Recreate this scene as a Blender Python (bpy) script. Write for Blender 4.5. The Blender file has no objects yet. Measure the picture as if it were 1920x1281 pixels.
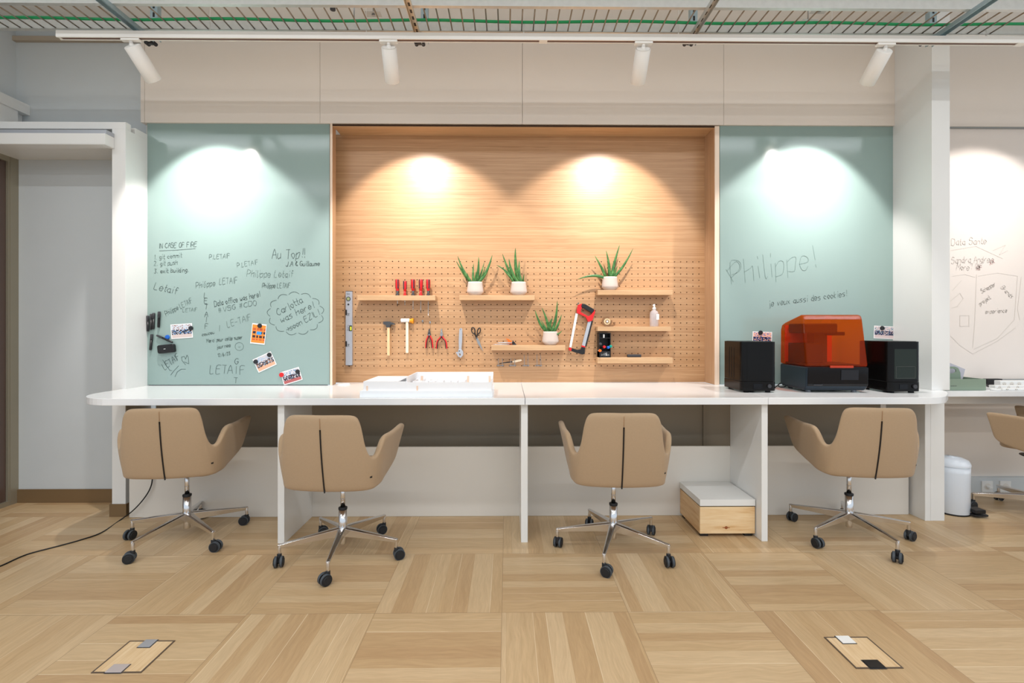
import bpy, bmesh, math, random
from mathutils import Vector, Matrix
random.seed(7)
PI = math.pi
S = bpy.context.scene
COL = S.collection
R = math.radians

# ------------------------------------------------------------------ camera, world, exposure
F_PX, HZ, CAM_Z, YAW = 904.0, 618.0, 1.342, R(0.585)
cam_d = bpy.data.cameras.new('camera')
cam_d.sensor_width = 36.0
cam_d.lens = F_PX / 1920 * 36
cam_d.shift_y = -(640.5 - HZ) / 1920
cam_d.clip_start = 0.05
cam = bpy.data.objects.new('camera', cam_d)
cam.location = (0, 0, CAM_Z)
cam.rotation_euler = (R(90), 0, -YAW)
COL.objects.link(cam)
S.camera = cam

S.view_settings.view_transform = 'Standard'
S.view_settings.look = 'None'
S.view_settings.gamma = 1
S.view_settings.use_curve_mapping = False
S.view_settings.exposure = 0.45

world = bpy.data.worlds.new('world')
S.world = world
world.use_nodes = True
world.node_tree.nodes['Background'].inputs[0].default_value = (0.80, 0.90, 1.0, 1)
world.node_tree.nodes['Background'].inputs[1].default_value = 0.74

def area(name, loc, sx, sy, power, color, rot=(0, 0, 0)):
    l = bpy.data.lights.new(name, 'AREA')
    l.shape = 'RECTANGLE'; l.size = sx; l.size_y = sy; l.energy = power; l.color = color
    o = bpy.data.objects.new(name, l); o.location = loc; o.rotation_euler = rot
    COL.objects.link(o); return o
area('linear_light', (0.0, 1.35, 3.67), 9.0, 0.10, 56, (0.93, 0.97, 1.0))
area('linear_light', (0.0, -0.6, 3.67), 9.0, 0.10, 68, (0.93, 0.97, 1.0))
area('linear_light', (0.0, -2.8, 3.67), 9.0, 0.30, 85, (0.90, 0.96, 1.0))

SPOT_POWER = 112
def beam(loc, tgt, power):
    """spot lamp with the peaked beam of a lens reflector"""
    l = bpy.data.lights.new('spot_beam', 'SPOT'); l.energy = power; l.color = (1.0, .95, .91); l.spot_size = R(85); l.spot_blend = .28; l.shadow_soft_size = .022
    l.use_nodes = True; nt = l.node_tree; em = nt.nodes['Emission']
    tc = nt.nodes.new('ShaderNodeTexCoord'); sp = nt.nodes.new('ShaderNodeSeparateXYZ'); nt.links.new(tc.outputs['Normal'], sp.inputs[0])
    ab = nt.nodes.new('ShaderNodeMath'); ab.operation = 'ABSOLUTE'; nt.links.new(sp.outputs[2], ab.inputs[0])
    pw = nt.nodes.new('ShaderNodeMath'); pw.operation = 'POWER'; nt.links.new(ab.outputs[0], pw.inputs[0]); pw.inputs[1].default_value = 3.4
    nt.links.new(pw.outputs[0], em.inputs['Strength'])
    lo = bpy.data.objects.new('spot_beam', l); COL.objects.link(lo); lo.location = loc
    lo.rotation_euler = (Vector(tgt) - Vector(loc)).to_track_quat('-Z', 'Y').to_euler()
    return lo
# ------------------------------------------------------------------ pixel helpers (world points measured from the photograph)
def ray(u, v):
    xc = (u - 960) / F_PX; yc = (HZ - v) / F_PX
    s, c = math.sin(YAW), math.cos(YAW)
    return Vector((s + xc * c, c - xc * s, yc))
def P(u, v, Y):
    d = ray(u, v); t = Y / d.y
    return Vector((d.x * t, Y, CAM_Z + d.z * t))
def G(u, v, z=0.0):
    d = ray(u, v); t = (z - CAM_Z) / d.z
    return Vector((d.x * t, d.y * t, z))
def X(u, Y): return P(u, 600, Y).x
def Z(v, Y, u=950): return P(u, v, Y).z

# ------------------------------------------------------------------ materials
def lin(c):
    c = c / 255.0
    return c / 12.92 if c <= 0.04045 else ((c + 0.055) / 1.055) ** 2.4
def rgb(r, g, b): return (lin(r), lin(g), lin(b), 1.0)
MATS = {}
def mat(name, col, rough=0.5, metal=0.0, noise=0.0, nscale=8.0, spec=0.5, coat=0.0, trans=0.0, alpha=1.0, emis=None, bump=0.0, bscale=200, ior=1.45, sheen=0.0):
    if name in MATS: return MATS[name]
    m = bpy.data.materials.new(name); m.use_nodes = True
    nt = m.node_tree; b = nt.nodes['Principled BSDF']
    b.inputs['Base Color'].default_value = col
    b.inputs['Roughness'].default_value = rough
    b.inputs['Metallic'].default_value = metal
    b.inputs['Specular IOR Level'].default_value = spec
    b.inputs['Coat Weight'].default_value = coat
    b.inputs['Coat Roughness'].default_value = 0.05
    b.inputs['Transmission Weight'].default_value = trans
    b.inputs['Sheen Weight'].default_value = sheen
    b.inputs['IOR'].default_value = ior
    b.inputs['Alpha'].default_value = alpha
    tc = nt.nodes.new('ShaderNodeTexCoord')
    n = nt.nodes.new('ShaderNodeTexNoise'); n.inputs['Scale'].default_value = nscale; n.inputs['Detail'].default_value = 5
    nt.links.new(tc.outputs['Object'], n.inputs['Vector'])
    mx = nt.nodes.new('ShaderNodeMix'); mx.data_type = 'RGBA'
    k = noise if noise else 0.03
    mx.inputs[6].default_value = tuple(c * (1 - k) for c in col[:3]) + (1,)
    mx.inputs[7].default_value = tuple(min(1, c * (1 + k)) for c in col[:3]) + (1,)
    nt.links.new(n.outputs[0], mx.inputs[0])
    nt.links.new(mx.outputs[2], b.inputs['Base Color'])
    if bump:
        n2 = nt.nodes.new('ShaderNodeTexNoise'); n2.inputs['Scale'].default_value = bscale
        nt.links.new(tc.outputs['Object'], n2.inputs['Vector'])
        bp = nt.nodes.new('ShaderNodeBump'); bp.inputs['Strength'].default_value = bump; bp.inputs['Distance'].default_value = 0.002
        nt.links.new(n2.outputs[0], bp.inputs['Height']); nt.links.new(bp.outputs[0], b.inputs['Normal'])
    if emis:
        b.inputs['Emission Color'].default_value = emis[0]; b.inputs['Emission Strength'].default_value = emis[1]
    MATS[name] = m
    return m

class NT:
    def __init__(s, name):
        s.m = bpy.data.materials.new(name); s.m.use_nodes = True
        s.nt = s.m.node_tree; s.b = s.nt.nodes['Principled BSDF']; MATS[name] = s.m
    def node(s, t): return s.nt.nodes.new(t)
    def put(s, v, sock):
        if hasattr(v, 'is_output'): s.nt.links.new(v, sock)
        else: sock.default_value = v
    def M(s, op, a, b=0.0, c=0.0):
        n = s.node('ShaderNodeMath'); n.operation = op
        s.put(a, n.inputs[0]); s.put(b, n.inputs[1]); s.put(c, n.inputs[2]); return n.outputs[0]
    def mixf(s, f, a, b):
        n = s.node('ShaderNodeMix'); s.put(f, n.inputs[0]); s.put(a, n.inputs[2]); s.put(b, n.inputs[3]); return n.outputs[0]
    def mixc(s, f, a, b, bt='MIX'):
        n = s.node('ShaderNodeMix'); n.data_type = 'RGBA'; n.blend_type = bt
        s.put(f, n.inputs[0]); s.put(a, n.inputs[6]); s.put(b, n.inputs[7]); return n.outputs[2]
    def vec(s, x, y, z):
        n = s.node('ShaderNodeCombineXYZ'); s.put(x, n.inputs[0]); s.put(y, n.inputs[1]); s.put(z, n.inputs[2]); return n.outputs[0]
    def xyz(s, v):
        n = s.node('ShaderNodeSeparateXYZ'); s.put(v, n.inputs[0]); return n.outputs
    def noise(s, v, scale, detail=3, rough=0.5):
        n = s.node('ShaderNodeTexNoise'); s.put(v, n.inputs['Vector']); n.inputs['Scale'].default_value = scale
        n.inputs['Detail'].default_value = detail; n.inputs['Roughness'].default_value = rough; return n.outputs[0]
    def white(s, v):
        n = s.node('ShaderNodeTexWhiteNoise'); s.put(v, n.inputs['Vector']); return n.outputs[0]
    def ramp(s, f, stops):
        n = s.node('ShaderNodeValToRGB'); s.put(f, n.inputs[0])
        e = n.color_ramp.elements
        while len(e) < len(stops): e.new(0.5)
        for i, (p, c) in enumerate(stops): e[i].position = p; e[i].color = c
        return n.outputs[0]

def wood_mat(name, axis, cols, rough=0.45, gs=(2.0, 55.0), contrast=0.6, coat=0.0):
    """grain runs along `axis` (0 x, 1 y, 2 z)"""
    if name in MATS: return MATS[name]
    t = NT(name)
    tc = t.node('ShaderNodeTexCoord').outputs['Object']
    c = t.xyz(tc)
    sc = [gs[1]] * 3; sc[axis] = gs[0]
    wob = t.noise(t.vec(t.M('MULTIPLY', c[0], 1.3), t.M('MULTIPLY', c[1], 1.3), t.M('MULTIPLY', c[2], 1.3)), 1.6, 2)
    off = t.M('MULTIPLY', wob, gs[1] * 0.025)
    v = t.vec(*[t.M('ADD', t.M('MULTIPLY', c[i], sc[i]), off if i != axis else 0.0) for i in range(3)])
    g = t.noise(v, 1.0, 5, 0.62)
    fine = t.noise(t.vec(*[t.M('MULTIPLY', c[i], sc[i] * (7 if i != axis else 3)) for i in range(3)]), 1.0, 2)
    g2 = t.M('ADD', t.M('MULTIPLY', g, 0.8), t.M('MULTIPLY', fine, 0.2))
    colr = t.ramp(g2, [(0.5 - 0.25 * contrast, cols[0]), (0.5, cols[1]), (0.5 + 0.25 * contrast, cols[2])])
    t.nt.links.new(colr, t.b.inputs['Base Color'])
    t.b.inputs['Roughness'].default_value = rough
    t.b.inputs['Coat Weight'].default_value = coat
    bp = t.node('ShaderNodeBump'); bp.inputs['Strength'].default_value = 0.12; bp.inputs['Distance'].default_value = 0.001
    t.nt.links.new(fine, bp.inputs['Height']); t.nt.links.new(bp.outputs[0], t.b.inputs['Normal'])
    return t.m

TILE = 0.6
tile_o = G(941, 1149)
def floor_mat():
    t = NT('oak_parquet')
    c = t.xyz(t.node('ShaderNodeTexCoord').outputs['Object'])
    tx = t.M('DIVIDE', t.M('SUBTRACT', c[0], tile_o.x), TILE); ty = t.M('DIVIDE', t.M('SUBTRACT', c[1], tile_o.y), TILE)
    ix = t.M('FLOOR', tx); iy = t.M('FLOOR', ty); fx = t.M('FRACT', tx); fy = t.M('FRACT', ty)
    par = t.M('FLOORED_MODULO', t.M('ADD', ix, iy), 2.0)
    ac = t.mixf(par, fy, fx); al = t.mixf(par, fx, fy)
    trnd = t.white(t.vec(ix, iy, 3.7))
    NB = 8.0
    acs = t.M('ADD', t.M('MULTIPLY', ac, NB), t.M('MULTIPLY', t.M('SINE', t.M('ADD', t.M('MULTIPLY', ac, 9.0), t.M('MULTIPLY', trnd, 30.0))), 0.28))
    bd = t.M('FLOOR', acs); bf = t.M('FRACT', acs)
    rnd = t.white(t.vec(t.M('ADD', ix, 0.5), t.M('ADD', iy, 0.5), t.M('ADD', bd, 0.5)))
    rnd2 = t.white(t.vec(t.M('ADD', ix, 9.5), t.M('ADD', iy, 4.5), t.M('ADD', bd, 2.5)))
    base = t.ramp(rnd, [(0.0, rgb(186, 154, 116)), (0.25, rgb(194, 164, 125)), (0.6, rgb(200, 172, 134)), (1.0, rgb(207, 181, 145))])
    wv = t.noise(t.vec(t.M('MULTIPLY', ac, 2.5), t.M('MULTIPLY', al, 2.0), t.M('MULTIPLY', rnd, 80.0)), 1.0, 2)
    gv = t.vec(t.M('ADD', t.M('MULTIPLY', ac, 42.0), t.M('MULTIPLY', wv, 7.0)), t.M('MULTIPLY', al, 2.4), t.M('MULTIPLY', rnd, 90.0))
    g = t.noise(gv, 1.0, 5, 0.6)
    fine = t.noise(t.vec(t.M('MULTIPLY', ac, 260.0), t.M('MULTIPLY', al, 9.0), t.M('MULTIPLY', rnd, 50.0)), 1.0, 2)
    gr = t.ramp(g, [(0.30, (0.89, 0.87, 0.84, 1)), (0.5, (0.97, 0.965, 0.955, 1)), (0.7, (1.06, 1.06, 1.05, 1))])
    col = t.mixc(1.0, base, gr, 'MULTIPLY')
    fr = t.ramp(fine, [(0.3, (0.93, 0.92, 0.90, 1)), (0.7, (1.03, 1.03, 1.03, 1))])
    col = t.mixc(1.0, col, fr, 'MULTIPLY')
    # pale sapwood streak along one edge of some boards
    wob = t.M('ADD', -0.02, t.M('MULTIPLY', t.noise(t.vec(al, rnd, 2.0), 2.5, 2), 0.14))
    sap = t.M('MULTIPLY', t.M('LESS_THAN', bf, wob), t.M('GREATER_THAN', rnd2, 0.62))
    col = t.mixc(t.M('MULTIPLY', sap, 0.5), col, rgb(232, 212, 178))
    # joints
    ej = t.M('MINIMUM', t.M('MINIMUM', fx, t.M('SUBTRACT', 1.0, fx)), t.M('MINIMUM', fy, t.M('SUBTRACT', 1.0, fy)))
    tj = t.M('LESS_THAN', ej, 0.0022)
    bj = t.M('LESS_THAN', t.M('MINIMUM', bf, t.M('SUBTRACT', 1.0, bf)), 0.012)
    col = t.mixc(t.M('MULTIPLY', bj, 0.25), col, rgb(150, 115, 80))
    col = t.mixc(t.M('MULTIPLY', tj, 0.55), col, rgb(120, 95, 68))
    t.nt.links.new(col, t.b.inputs['Base Color'])
    t.b.inputs['Roughness'].default_value = 0.38
    t.b.inputs['Specular IOR Level'].default_value = 0.4
    bp = t.node('ShaderNodeBump'); bp.inputs['Strength'].default_value = 0.08; bp.inputs['Distance'].default_value = 0.001
    t.nt.links.new(fine, bp.inputs['Height']); t.nt.links.new(bp.outputs[0], t.b.inputs['Normal'])
    return t.m

M_FLOOR = floor_mat()
M_WALL = mat('wall_paint', rgb(203, 208, 210), 0.7, noise=0.02)
M_PELMET = mat('lacquered_panel', rgb(231, 221, 211), 0.35, noise=0.01)
M_WHITE = mat('white_laminate', rgb(232, 232, 230), 0.3, noise=0.01)
M_TOP = mat('white_gloss_worktop', rgb(238, 239, 240), 0.16, noise=0.005)
M_KICK = mat('white_kickboard', rgb(224, 219, 211), 0.45, noise=0.01)
M_TAUPE = mat('taupe_lining', rgb(158, 146, 128), 0.5, noise=0.02)
M_CEIL = mat('ceiling_paint', rgb(226, 225, 222), 0.8)
M_BROWN = mat('bronze_skirting', rgb(128, 104, 74), 0.45, metal=0.2)
M_GLASSB = mat('green_glass_board', rgb(143, 164, 160), 0.14, spec=0.5, noise=0.01)
M_WB = mat('white_board_face', rgb(232, 222, 214), 0.22, noise=0.01)
M_OAK = wood_mat('oak_panel', 0, [rgb(160, 118, 80), rgb(183, 141, 101), rgb(198, 159, 120)], 0.36, (1.0, 95.0), 0.8)
M_OAKV = wood_mat('oak_frame_vertical', 2, [rgb(164, 124, 90), rgb(183, 145, 110), rgb(197, 161, 126)], 0.4, (1.5, 90.0), 0.8)
M_EDGE = wood_mat('pale_edge_band', 2, [rgb(226, 200, 176), rgb(234, 211, 190), rgb(240, 220, 200)], 0.4)
M_SHELF = wood_mat('oak_shelf', 0, [rgb(182, 144, 104), rgb(196, 158, 118), rgb(206, 170, 130)], 0.4, (2.5, 80.0))
M_PINE = wood_mat('pine_box', 0, [rgb(214, 168, 112), rgb(234, 200, 152), rgb(243, 216, 174)], 0.5, (3.5, 40.0), 0.7)
M_PINEY = wood_mat('pine_box_side', 1, [rgb(200, 152, 102), rgb(222, 184, 136), rgb(234, 202, 158)], 0.5, (3.5, 40.0), 0.8)
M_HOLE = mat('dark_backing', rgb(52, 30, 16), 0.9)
M_GALV = mat('galvanised_steel', rgb(190, 192, 190), 0.4, metal=0.55, noise=0.12, nscale=30)
M_BLUEG = mat('zinc_strut', rgb(160, 180, 188), 0.42, metal=0.5, noise=0.1, nscale=40)
M_CREAM = mat('slotted_cream_strut', rgb(206, 192, 172), 0.45, metal=0.3)
M_WIRE = mat('rung_steel', rgb(150, 138, 124), 0.3, metal=0.8)
M_GREEN = mat('green_cable', rgb(20, 150, 92), 0.5)
M_SPOT = mat('white_powder_coat', rgb(236, 234, 230), 0.45)
M_BLACK = mat('black_plastic', rgb(24, 24, 26), 0.4)
M_BLACKR = mat('black_rubber', rgb(30, 31, 34), 0.6)
M_RUBG = mat('grey_rubber_tread', rgb(72, 78, 84), 0.6)
M_CHROME = mat('chrome', rgb(222, 222, 224), 0.2, metal=1.0)
M_STEEL = mat('brushed_steel', rgb(170, 170, 170), 0.3, metal=0.9)
M_FAB = mat('tan_fabric', rgb(174, 148, 118), 0.85, noise=0.05, nscale=120, bump=0.35, bscale=900, sheen=0.2)
M_ZIP = mat('black_zip', rgb(22, 18, 16), 0.6)
M_STITCH = mat('tan_stitching', rgb(165, 128, 94), 0.8)
M_POT = mat('pale_stoneware', rgb(200, 184, 174), 0.6, noise=0.03)
M_SOIL = mat('dark_soil', rgb(60, 44, 32), 0.95, noise=0.3, nscale=90)
M_RED = mat('red_plastic', rgb(206, 30, 34), 0.35)
M_GREYP = mat('dark_grey_plastic', rgb(58, 58, 62), 0.45)
M_ORANGE = mat('orange_plastic', rgb(236, 108, 28), 0.35)
M_PAPER = mat('photo_paper', rgb(238, 236, 236), 0.4)
M_MAG = mat('black_magnet', rgb(34, 35, 40), 0.4)
M_BLUE = mat('blue_plastic', rgb(24, 96, 190), 0.35)
M_INK = mat('marker_ink', rgb(76, 94, 92), 0.6)
M_INK2 = mat('fading_marker_ink', rgb(100, 121, 117), 0.6)
M_INK3 = mat('wiped_marker_ink', rgb(117, 140, 135), 0.6)
M_INKW = mat('grey_marker_on_white', rgb(211, 203, 195), 0.6)
M_INKR = mat('red_brown_marker', rgb(186, 150, 144), 0.6)
M_HANDLE = wood_mat('hammer_handle_wood', 2, [rgb(214, 168, 118), rgb(232, 192, 146), rgb(240, 206, 164)], 0.5, (4, 200))
M_PALEH = wood_mat('pale_handle_wood', 2, [rgb(232, 208, 176), rgb(242, 222, 194), rgb(248, 232, 208)], 0.5, (4, 200))
M_IRON = mat('blackened_iron', rgb(74, 76, 80), 0.5, metal=0.5)
M_AMBER = mat('amber_plastic', rgb(232, 150, 20), 0.3)
M_TAPEC = mat('smoky_brown_plastic', rgb(150, 110, 74), 0.2, trans=0.3)
M_CLEAR = mat('clear_plastic', rgb(226, 220, 224), 0.08, alpha=0.42)
M_ALU = mat('silver_aluminium', rgb(176, 180, 188), 0.35, metal=0.35)
M_MODEL = mat('white_card', rgb(244, 244, 246), 0.6)
M_ACRY = mat('frosted_acrylic', rgb(240, 244, 248), 0.6, spec=0.2)
M_PRB = mat('printer_shell', rgb(38, 48, 58), 0.3, spec=.3)
M_PRF = mat('printer_front_gloss', rgb(14, 14, 18), 0.08, spec=0.3)
M_SMOKE = mat('smoked_black_plastic', rgb(14, 12, 11), 0.14, spec=0.22)
M_SMOKW = mat('smoked_window', rgb(34, 42, 36), 0.08, spec=0.3)
M_DBROWN = mat('bronze_door_glass', rgb(92, 74, 66), 0.22, spec=0.6)
M_JAMB = mat('champagne_metal', rgb(158, 150, 132), 0.4, metal=0.4)
M_PALEBLUE = mat('pale_blue_glass', rgb(206, 222, 236), 0.1)
M_BIN = mat('white_bin_enamel', rgb(226, 234, 244), 0.3, coat=0.2)
M_SAGE = mat('sage_plastic', rgb(136, 154, 136), 0.5)
M_SOCK = mat('socket_white', rgb(240, 240, 238), 0.35)
M_GREYT = mat('grey_trunking', rgb(150, 152, 150), 0.4, metal=0.3)
M_CLIP = mat('steel_clip', rgb(150, 150, 152), 0.35, metal=0.6)

def orange_cover():
    m = bpy.data.materials.new('orange_acrylic'); m.use_nodes = True
    nt = m.node_tree; nt.nodes.clear()
    out = nt.nodes.new('ShaderNodeOutputMaterial')
    tr = nt.nodes.new('ShaderNodeBsdfTransparent'); tr.inputs[0].default_value = (1.0, 0.42, 0.10, 1)
    df = nt.nodes.new('ShaderNodeBsdfPrincipled'); df.inputs['Base Color'].default_value = rgb(196, 66, 12); df.inputs['Roughness'].default_value = 0.08
    nz = nt.nodes.new('ShaderNodeTexNoise'); nz.inputs['Scale'].default_value = 2.0
    mp = nt.nodes.new('ShaderNodeMapRange'); mp.inputs['To Min'].default_value = 0.20; mp.inputs['To Max'].default_value = 0.25
    nt.links.new(nz.outputs[0], mp.inputs[0])
    mx = nt.nodes.new('ShaderNodeMixShader'); nt.links.new(mp.outputs[0], mx.inputs[0])
    nt.links.new(tr.outputs[0], mx.inputs[1]); nt.links.new(df.outputs[0], mx.inputs[2]); nt.links.new(mx.outputs[0], out.inputs[0])
    MATS['orange_acrylic'] = m; return m
M_COVER = orange_cover()

def leaf_mat():
    t = NT('aloe_leaf')
    c = t.node('ShaderNodeTexCoord').outputs['Object']
    n = t.noise(c, 40, 3)
    t.nt.links.new(t.ramp(n, [(0.3, rgb(40, 86, 40)), (0.55, rgb(66, 116, 58)), (0.75, rgb(104, 146, 82))]), t.b.inputs['Base Color'])
    t.b.inputs['Roughness'].default_value = 0.4
    return t.m
M_LEAF = leaf_mat()
def vcol_mat():
    t = NT('printed_picture')
    a = t.node('ShaderNodeAttribute'); a.attribute_name = 'Col'
    t.nt.links.new(a.outputs['Color'], t.b.inputs['Base Color']); t.b.inputs['Roughness'].default_value = 0.35
    return t.m
M_PRINT = vcol_mat()

# ------------------------------------------------------------------ mesh builder
class MB:
    def __init__(s): s.v = []; s.f = []; s.mi = []; s.sm = []; s.cols = []; s.cur = 0
    def add(s, vs, fs, smooth=False):
        b = len(s.v); s.v += [Vector(p) for p in vs]
        for f in fs: s.f.append([b + i for i in f]); s.mi.append(s.cur); s.sm.append(smooth)
        return s
    def box(s, a, b, rot=None, c=None):
        x0, y0, z0 = a; x1, y1, z1 = b
        vs = [Vector(p) for p in ((x0,y0,z0),(x1,y0,z0),(x1,y1,z0),(x0,y1,z0),(x0,y0,z1),(x1,y0,z1),(x1,y1,z1),(x0,y1,z1))]
        if rot is not None:
            cc = Vector(c) if c is not None else (Vector(a) + Vector(b)) / 2
            vs = [cc + rot @ (p - cc) for p in vs]
        return s.add(vs, [(0,3,2,1),(4,5,6,7),(0,1,5,4),(1,2,6,5),(2,3,7,6),(3,0,4,7)])
    def prism(s, pts, lo, hi, axis=2, smooth=False):
        """polygon extruded along axis; pts are the two other coordinates in order"""
        def mk(p, h):
            if axis == 2: return (p[0], p[1], h)
            if axis == 1: return (p[0], h, p[1])
            return (h, p[0], p[1])
        n = len(pts)
        ar = sum(pts[i][0] * pts[(i + 1) % n][1] - pts[(i + 1) % n][0] * pts[i][1] for i in range(n))
        if (ar < 0) != (axis == 1): pts = pts[::-1]
        vs = [mk(p, lo) for p in pts] + [mk(p, hi) for p in pts]
        s.add(vs, [list(range(n))[::-1], list(range(n, 2 * n))])
        b = len(s.v) - 2 * n
        for i in range(n):
            j = (i + 1) % n
            s.f.append([b + i, b + j, b + n + j, b + n + i]); s.mi.append(s.cur); s.sm.append(smooth)
        return s
    def cyl(s, p0, p1, r0, r1=None, n=16, caps=True):
        r1 = r0 if r1 is None else r1
        p0 = Vector(p0); p1 = Vector(p1); d = (p1 - p0).normalized()
        a = d.orthogonal().normalized(); b = d.cross(a)
        ring = [(a * math.cos(2 * PI * i / n) + b * math.sin(2 * PI * i / n)) for i in range(n)]
        vs = [p0 + q * r0 for q in ring] + [p1 + q * r1 for q in ring]
        s.add(vs, [(i, (i + 1) % n, n + (i + 1) % n, n + i) for i in range(n)], True)
        if caps:
            s.add(vs[:n], [list(range(n))[::-1]]); s.add(vs[n:], [list(range(n))])
        return s
    def tube(s, pts, r, n=8, caps=True, flat=1.0, ref=None):
        pts = [Vector(p) for p in pts]; m = len(pts)
        rr = r if isinstance(r, (list, tuple)) else [r] * m
        vs = []; prev = None
        for i, p in enumerate(pts):
            d = (pts[min(i + 1, m - 1)] - pts[max(i - 1, 0)]).normalized()
            if prev is None: a = d.orthogonal().normalized() if ref is None else d.cross(Vector(ref)).normalized()
            else:
                a = prev - d * prev.dot(d)
                a = a.normalized() if a.length > 1e-6 else d.orthogonal().normalized()
            prev = a; b = d.cross(a)
            vs += [p + (a * math.cos(2 * PI * k / n) + b * math.sin(2 * PI * k / n) * flat) * rr[i] for k in range(n)]
        fs = []
        for i in range(m - 1):
            for k in range(n):
                k2 = (k + 1) % n
                fs.append((i * n + k, i * n + k2, (i + 1) * n + k2, (i + 1) * n + k))
        s.add(vs, fs, True)
        if caps: s.add(vs[:n], [list(range(n))[::-1]]); s.add(vs[-n:], [list(range(n))])
        return s
    def lathe(s, prof, c=(0, 0, 0), n=32, sx=1.0, sy=1.0, axis=None):
        """prof = (r, h) list going up"""
        c = Vector(c); vs = []; fs = []
        rotm = Matrix.Identity(3) if axis is None else Vector((0, 0, 1)).rotation_difference(Vector(axis)).to_matrix()
        for r, h in prof:
            for k in range(n):
                a = 2 * PI * k / n; vs.append(c + rotm @ Vector((r * math.cos(a) * sx, r * math.sin(a) * sy, h)))
        for i in range(len(prof) - 1):
            for k in range(n):
                k2 = (k + 1) % n; fs.append((i * n + k, i * n + k2, (i + 1) * n + k2, (i + 1) * n + k))
        s.add(vs, fs, True)
        s.add(vs[:n], [list(range(n))[::-1]]); s.add(vs[-n:], [list(range(n))])
        return s
    def sphere(s, c, r, n=16, m=10, sc=(1, 1, 1)):
        prof = [(max(r * math.sin(PI * i / m), 1e-5), -r * math.cos(PI * i / m)) for i in range(m + 1)]
        b = len(s.v); s.lathe(prof, (0, 0, 0), n)
        for i in range(b, len(s.v)):
            v = s.v[i]; s.v[i] = Vector(c) + Vector((v.x * sc[0], v.y * sc[1], v.z * sc[2]))
        return s
    def mat_i(s, i): s.cur = i; return s
    def build(s, name, mats, parent=None, bevel=0.0, seg=2, subsurf=0, solid=0.0, autocenter=True, angle=40):
        if not isinstance(mats, (list, tuple)): mats = [mats]
        if parent is not None: off = Vector(parent['o_'] if 'o_' in parent else (0, 0, 0))
        elif autocenter:
            mn = Vector([min(v[i] for v in s.v) for i in range(3)]); mxx = Vector([max(v[i] for v in s.v) for i in range(3)])
            off = Vector(((mn.x + mxx.x) / 2, (mn.y + mxx.y) / 2, mn.z))
        else: off = Vector((0, 0, 0))
        me = bpy.data.meshes.new(name)
        me.from_pydata([tuple(v - off) for v in s.v], [], s.f)
        for m in mats: me.materials.append(m)
        for i, p in enumerate(me.polygons): p.material_index = s.mi[i]; p.use_smooth = s.sm[i]
        me.update()
        bm = bmesh.new(); bm.from_mesh(me); bmesh.ops.recalc_face_normals(bm, faces=bm.faces)
        bmesh.ops.remove_doubles(bm, verts=bm.verts, dist=1e-6)
        bm.to_mesh(me); bm.free()
        o = bpy.data.objects.new(name, me); COL.objects.link(o)
        if parent is not None:
            o.parent = parent; o['o_'] = tuple(off)
        else:
            o.location = off; o['o_'] = tuple(off)
        if solid:
            md = o.modifiers.new('solidify', 'SOLIDIFY'); md.thickness = solid; md.offset = 0
        if bevel:
            md = o.modifiers.new('bevel', 'BEVEL'); md.width = bevel; md.segments = seg; md.limit_method = 'ANGLE'; md.angle_limit = R(angle); md.harden_normals = False
        if subsurf:
            md = o.modifiers.new('subsurf', 'SUBSURF'); md.levels = subsurf; md.render_levels = subsurf
        return o

def thing(name, label, cat, loc=(0, 0, 0), group=None, rz=0.0):
    o = bpy.data.objects.new(name, None); COL.objects.link(o)
    o.empty_display_size = 0.05
    o.location = loc; o.rotation_euler = (0, 0, rz); o['o_'] = tuple(loc)
    o['label'] = label; o['category'] = cat
    if group: o['group'] = group
    return o
def local(name, label, cat, loc, group=None, rz=0.0):
    """a thing whose parts are written in local coordinates"""
    o = thing(name, label, cat, loc, group, rz); o['o_'] = (0.0, 0.0, 0.0); return o
def tag(o, label, cat, group=None):
    o['label'] = label; o['category'] = cat
    if group: o['group'] = group
    return o
def struct(o): o['kind'] = 'structure'; return o
def copy_tree(o, parent=None):
    c = o.copy(); COL.objects.link(c); c.parent = parent
    for ch in list(o.children): copy_tree(ch, c)
    return c
def rot_y(a): return Matrix.Rotation(a, 3, 'Y')
def rot_z(a): return Matrix.Rotation(a, 3, 'Z')
def catmull(pts, n=8):
    pts = [Vector(p) for p in pts]; out = []
    for i in range(len(pts) - 1):
        p0 = pts[max(i - 1, 0)]; p1 = pts[i]; p2 = pts[i + 1]; p3 = pts[min(i + 2, len(pts) - 1)]
        for k in range(n):
            t = k / n
            out.append(0.5 * ((2 * p1) + (p2 - p0) * t + (2 * p0 - 5 * p1 + 4 * p2 - p3) * t * t + (3 * p1 - p0 - 3 * p2 + p3) * t ** 3))
    out.append(pts[-1]); return out
def rrect(x0, x1, y0, y1, r, n=6):
    out = []
    for cx, cy, a0 in ((x1 - r, y1 - r, 0), (x0 + r, y1 - r, 90), (x0 + r, y0 + r, 180), (x1 - r, y0 + r, 270)):
        for k in range(n + 1):
            a = R(a0 + 90 * k / n); out.append((cx + r * math.cos(a), cy + r * math.sin(a)))
    return out

# ------------------------------------------------------------------ planes
Y_KICK, Y_BOARD, Y_PEG, Y_PEL, Y_WALL = 3.466, 3.70, 3.88, 3.682, 3.78
Z_TOP, T_TOP = 0.915, 0.043
Z_CEIL = 3.70
# ------------------------------------------------------------------ floor, ceiling, walls
b = MB(); b.box((-7, -4.5, -0.05), (7, 4.3, 0)); struct(b.build('floor', M_FLOOR, autocenter=False))
b = MB(); b.box((-7, -4.5, Z_CEIL), (7, 4.3, Z_CEIL + 0.1)); struct(b.build('ceiling', M_CEIL))

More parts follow.
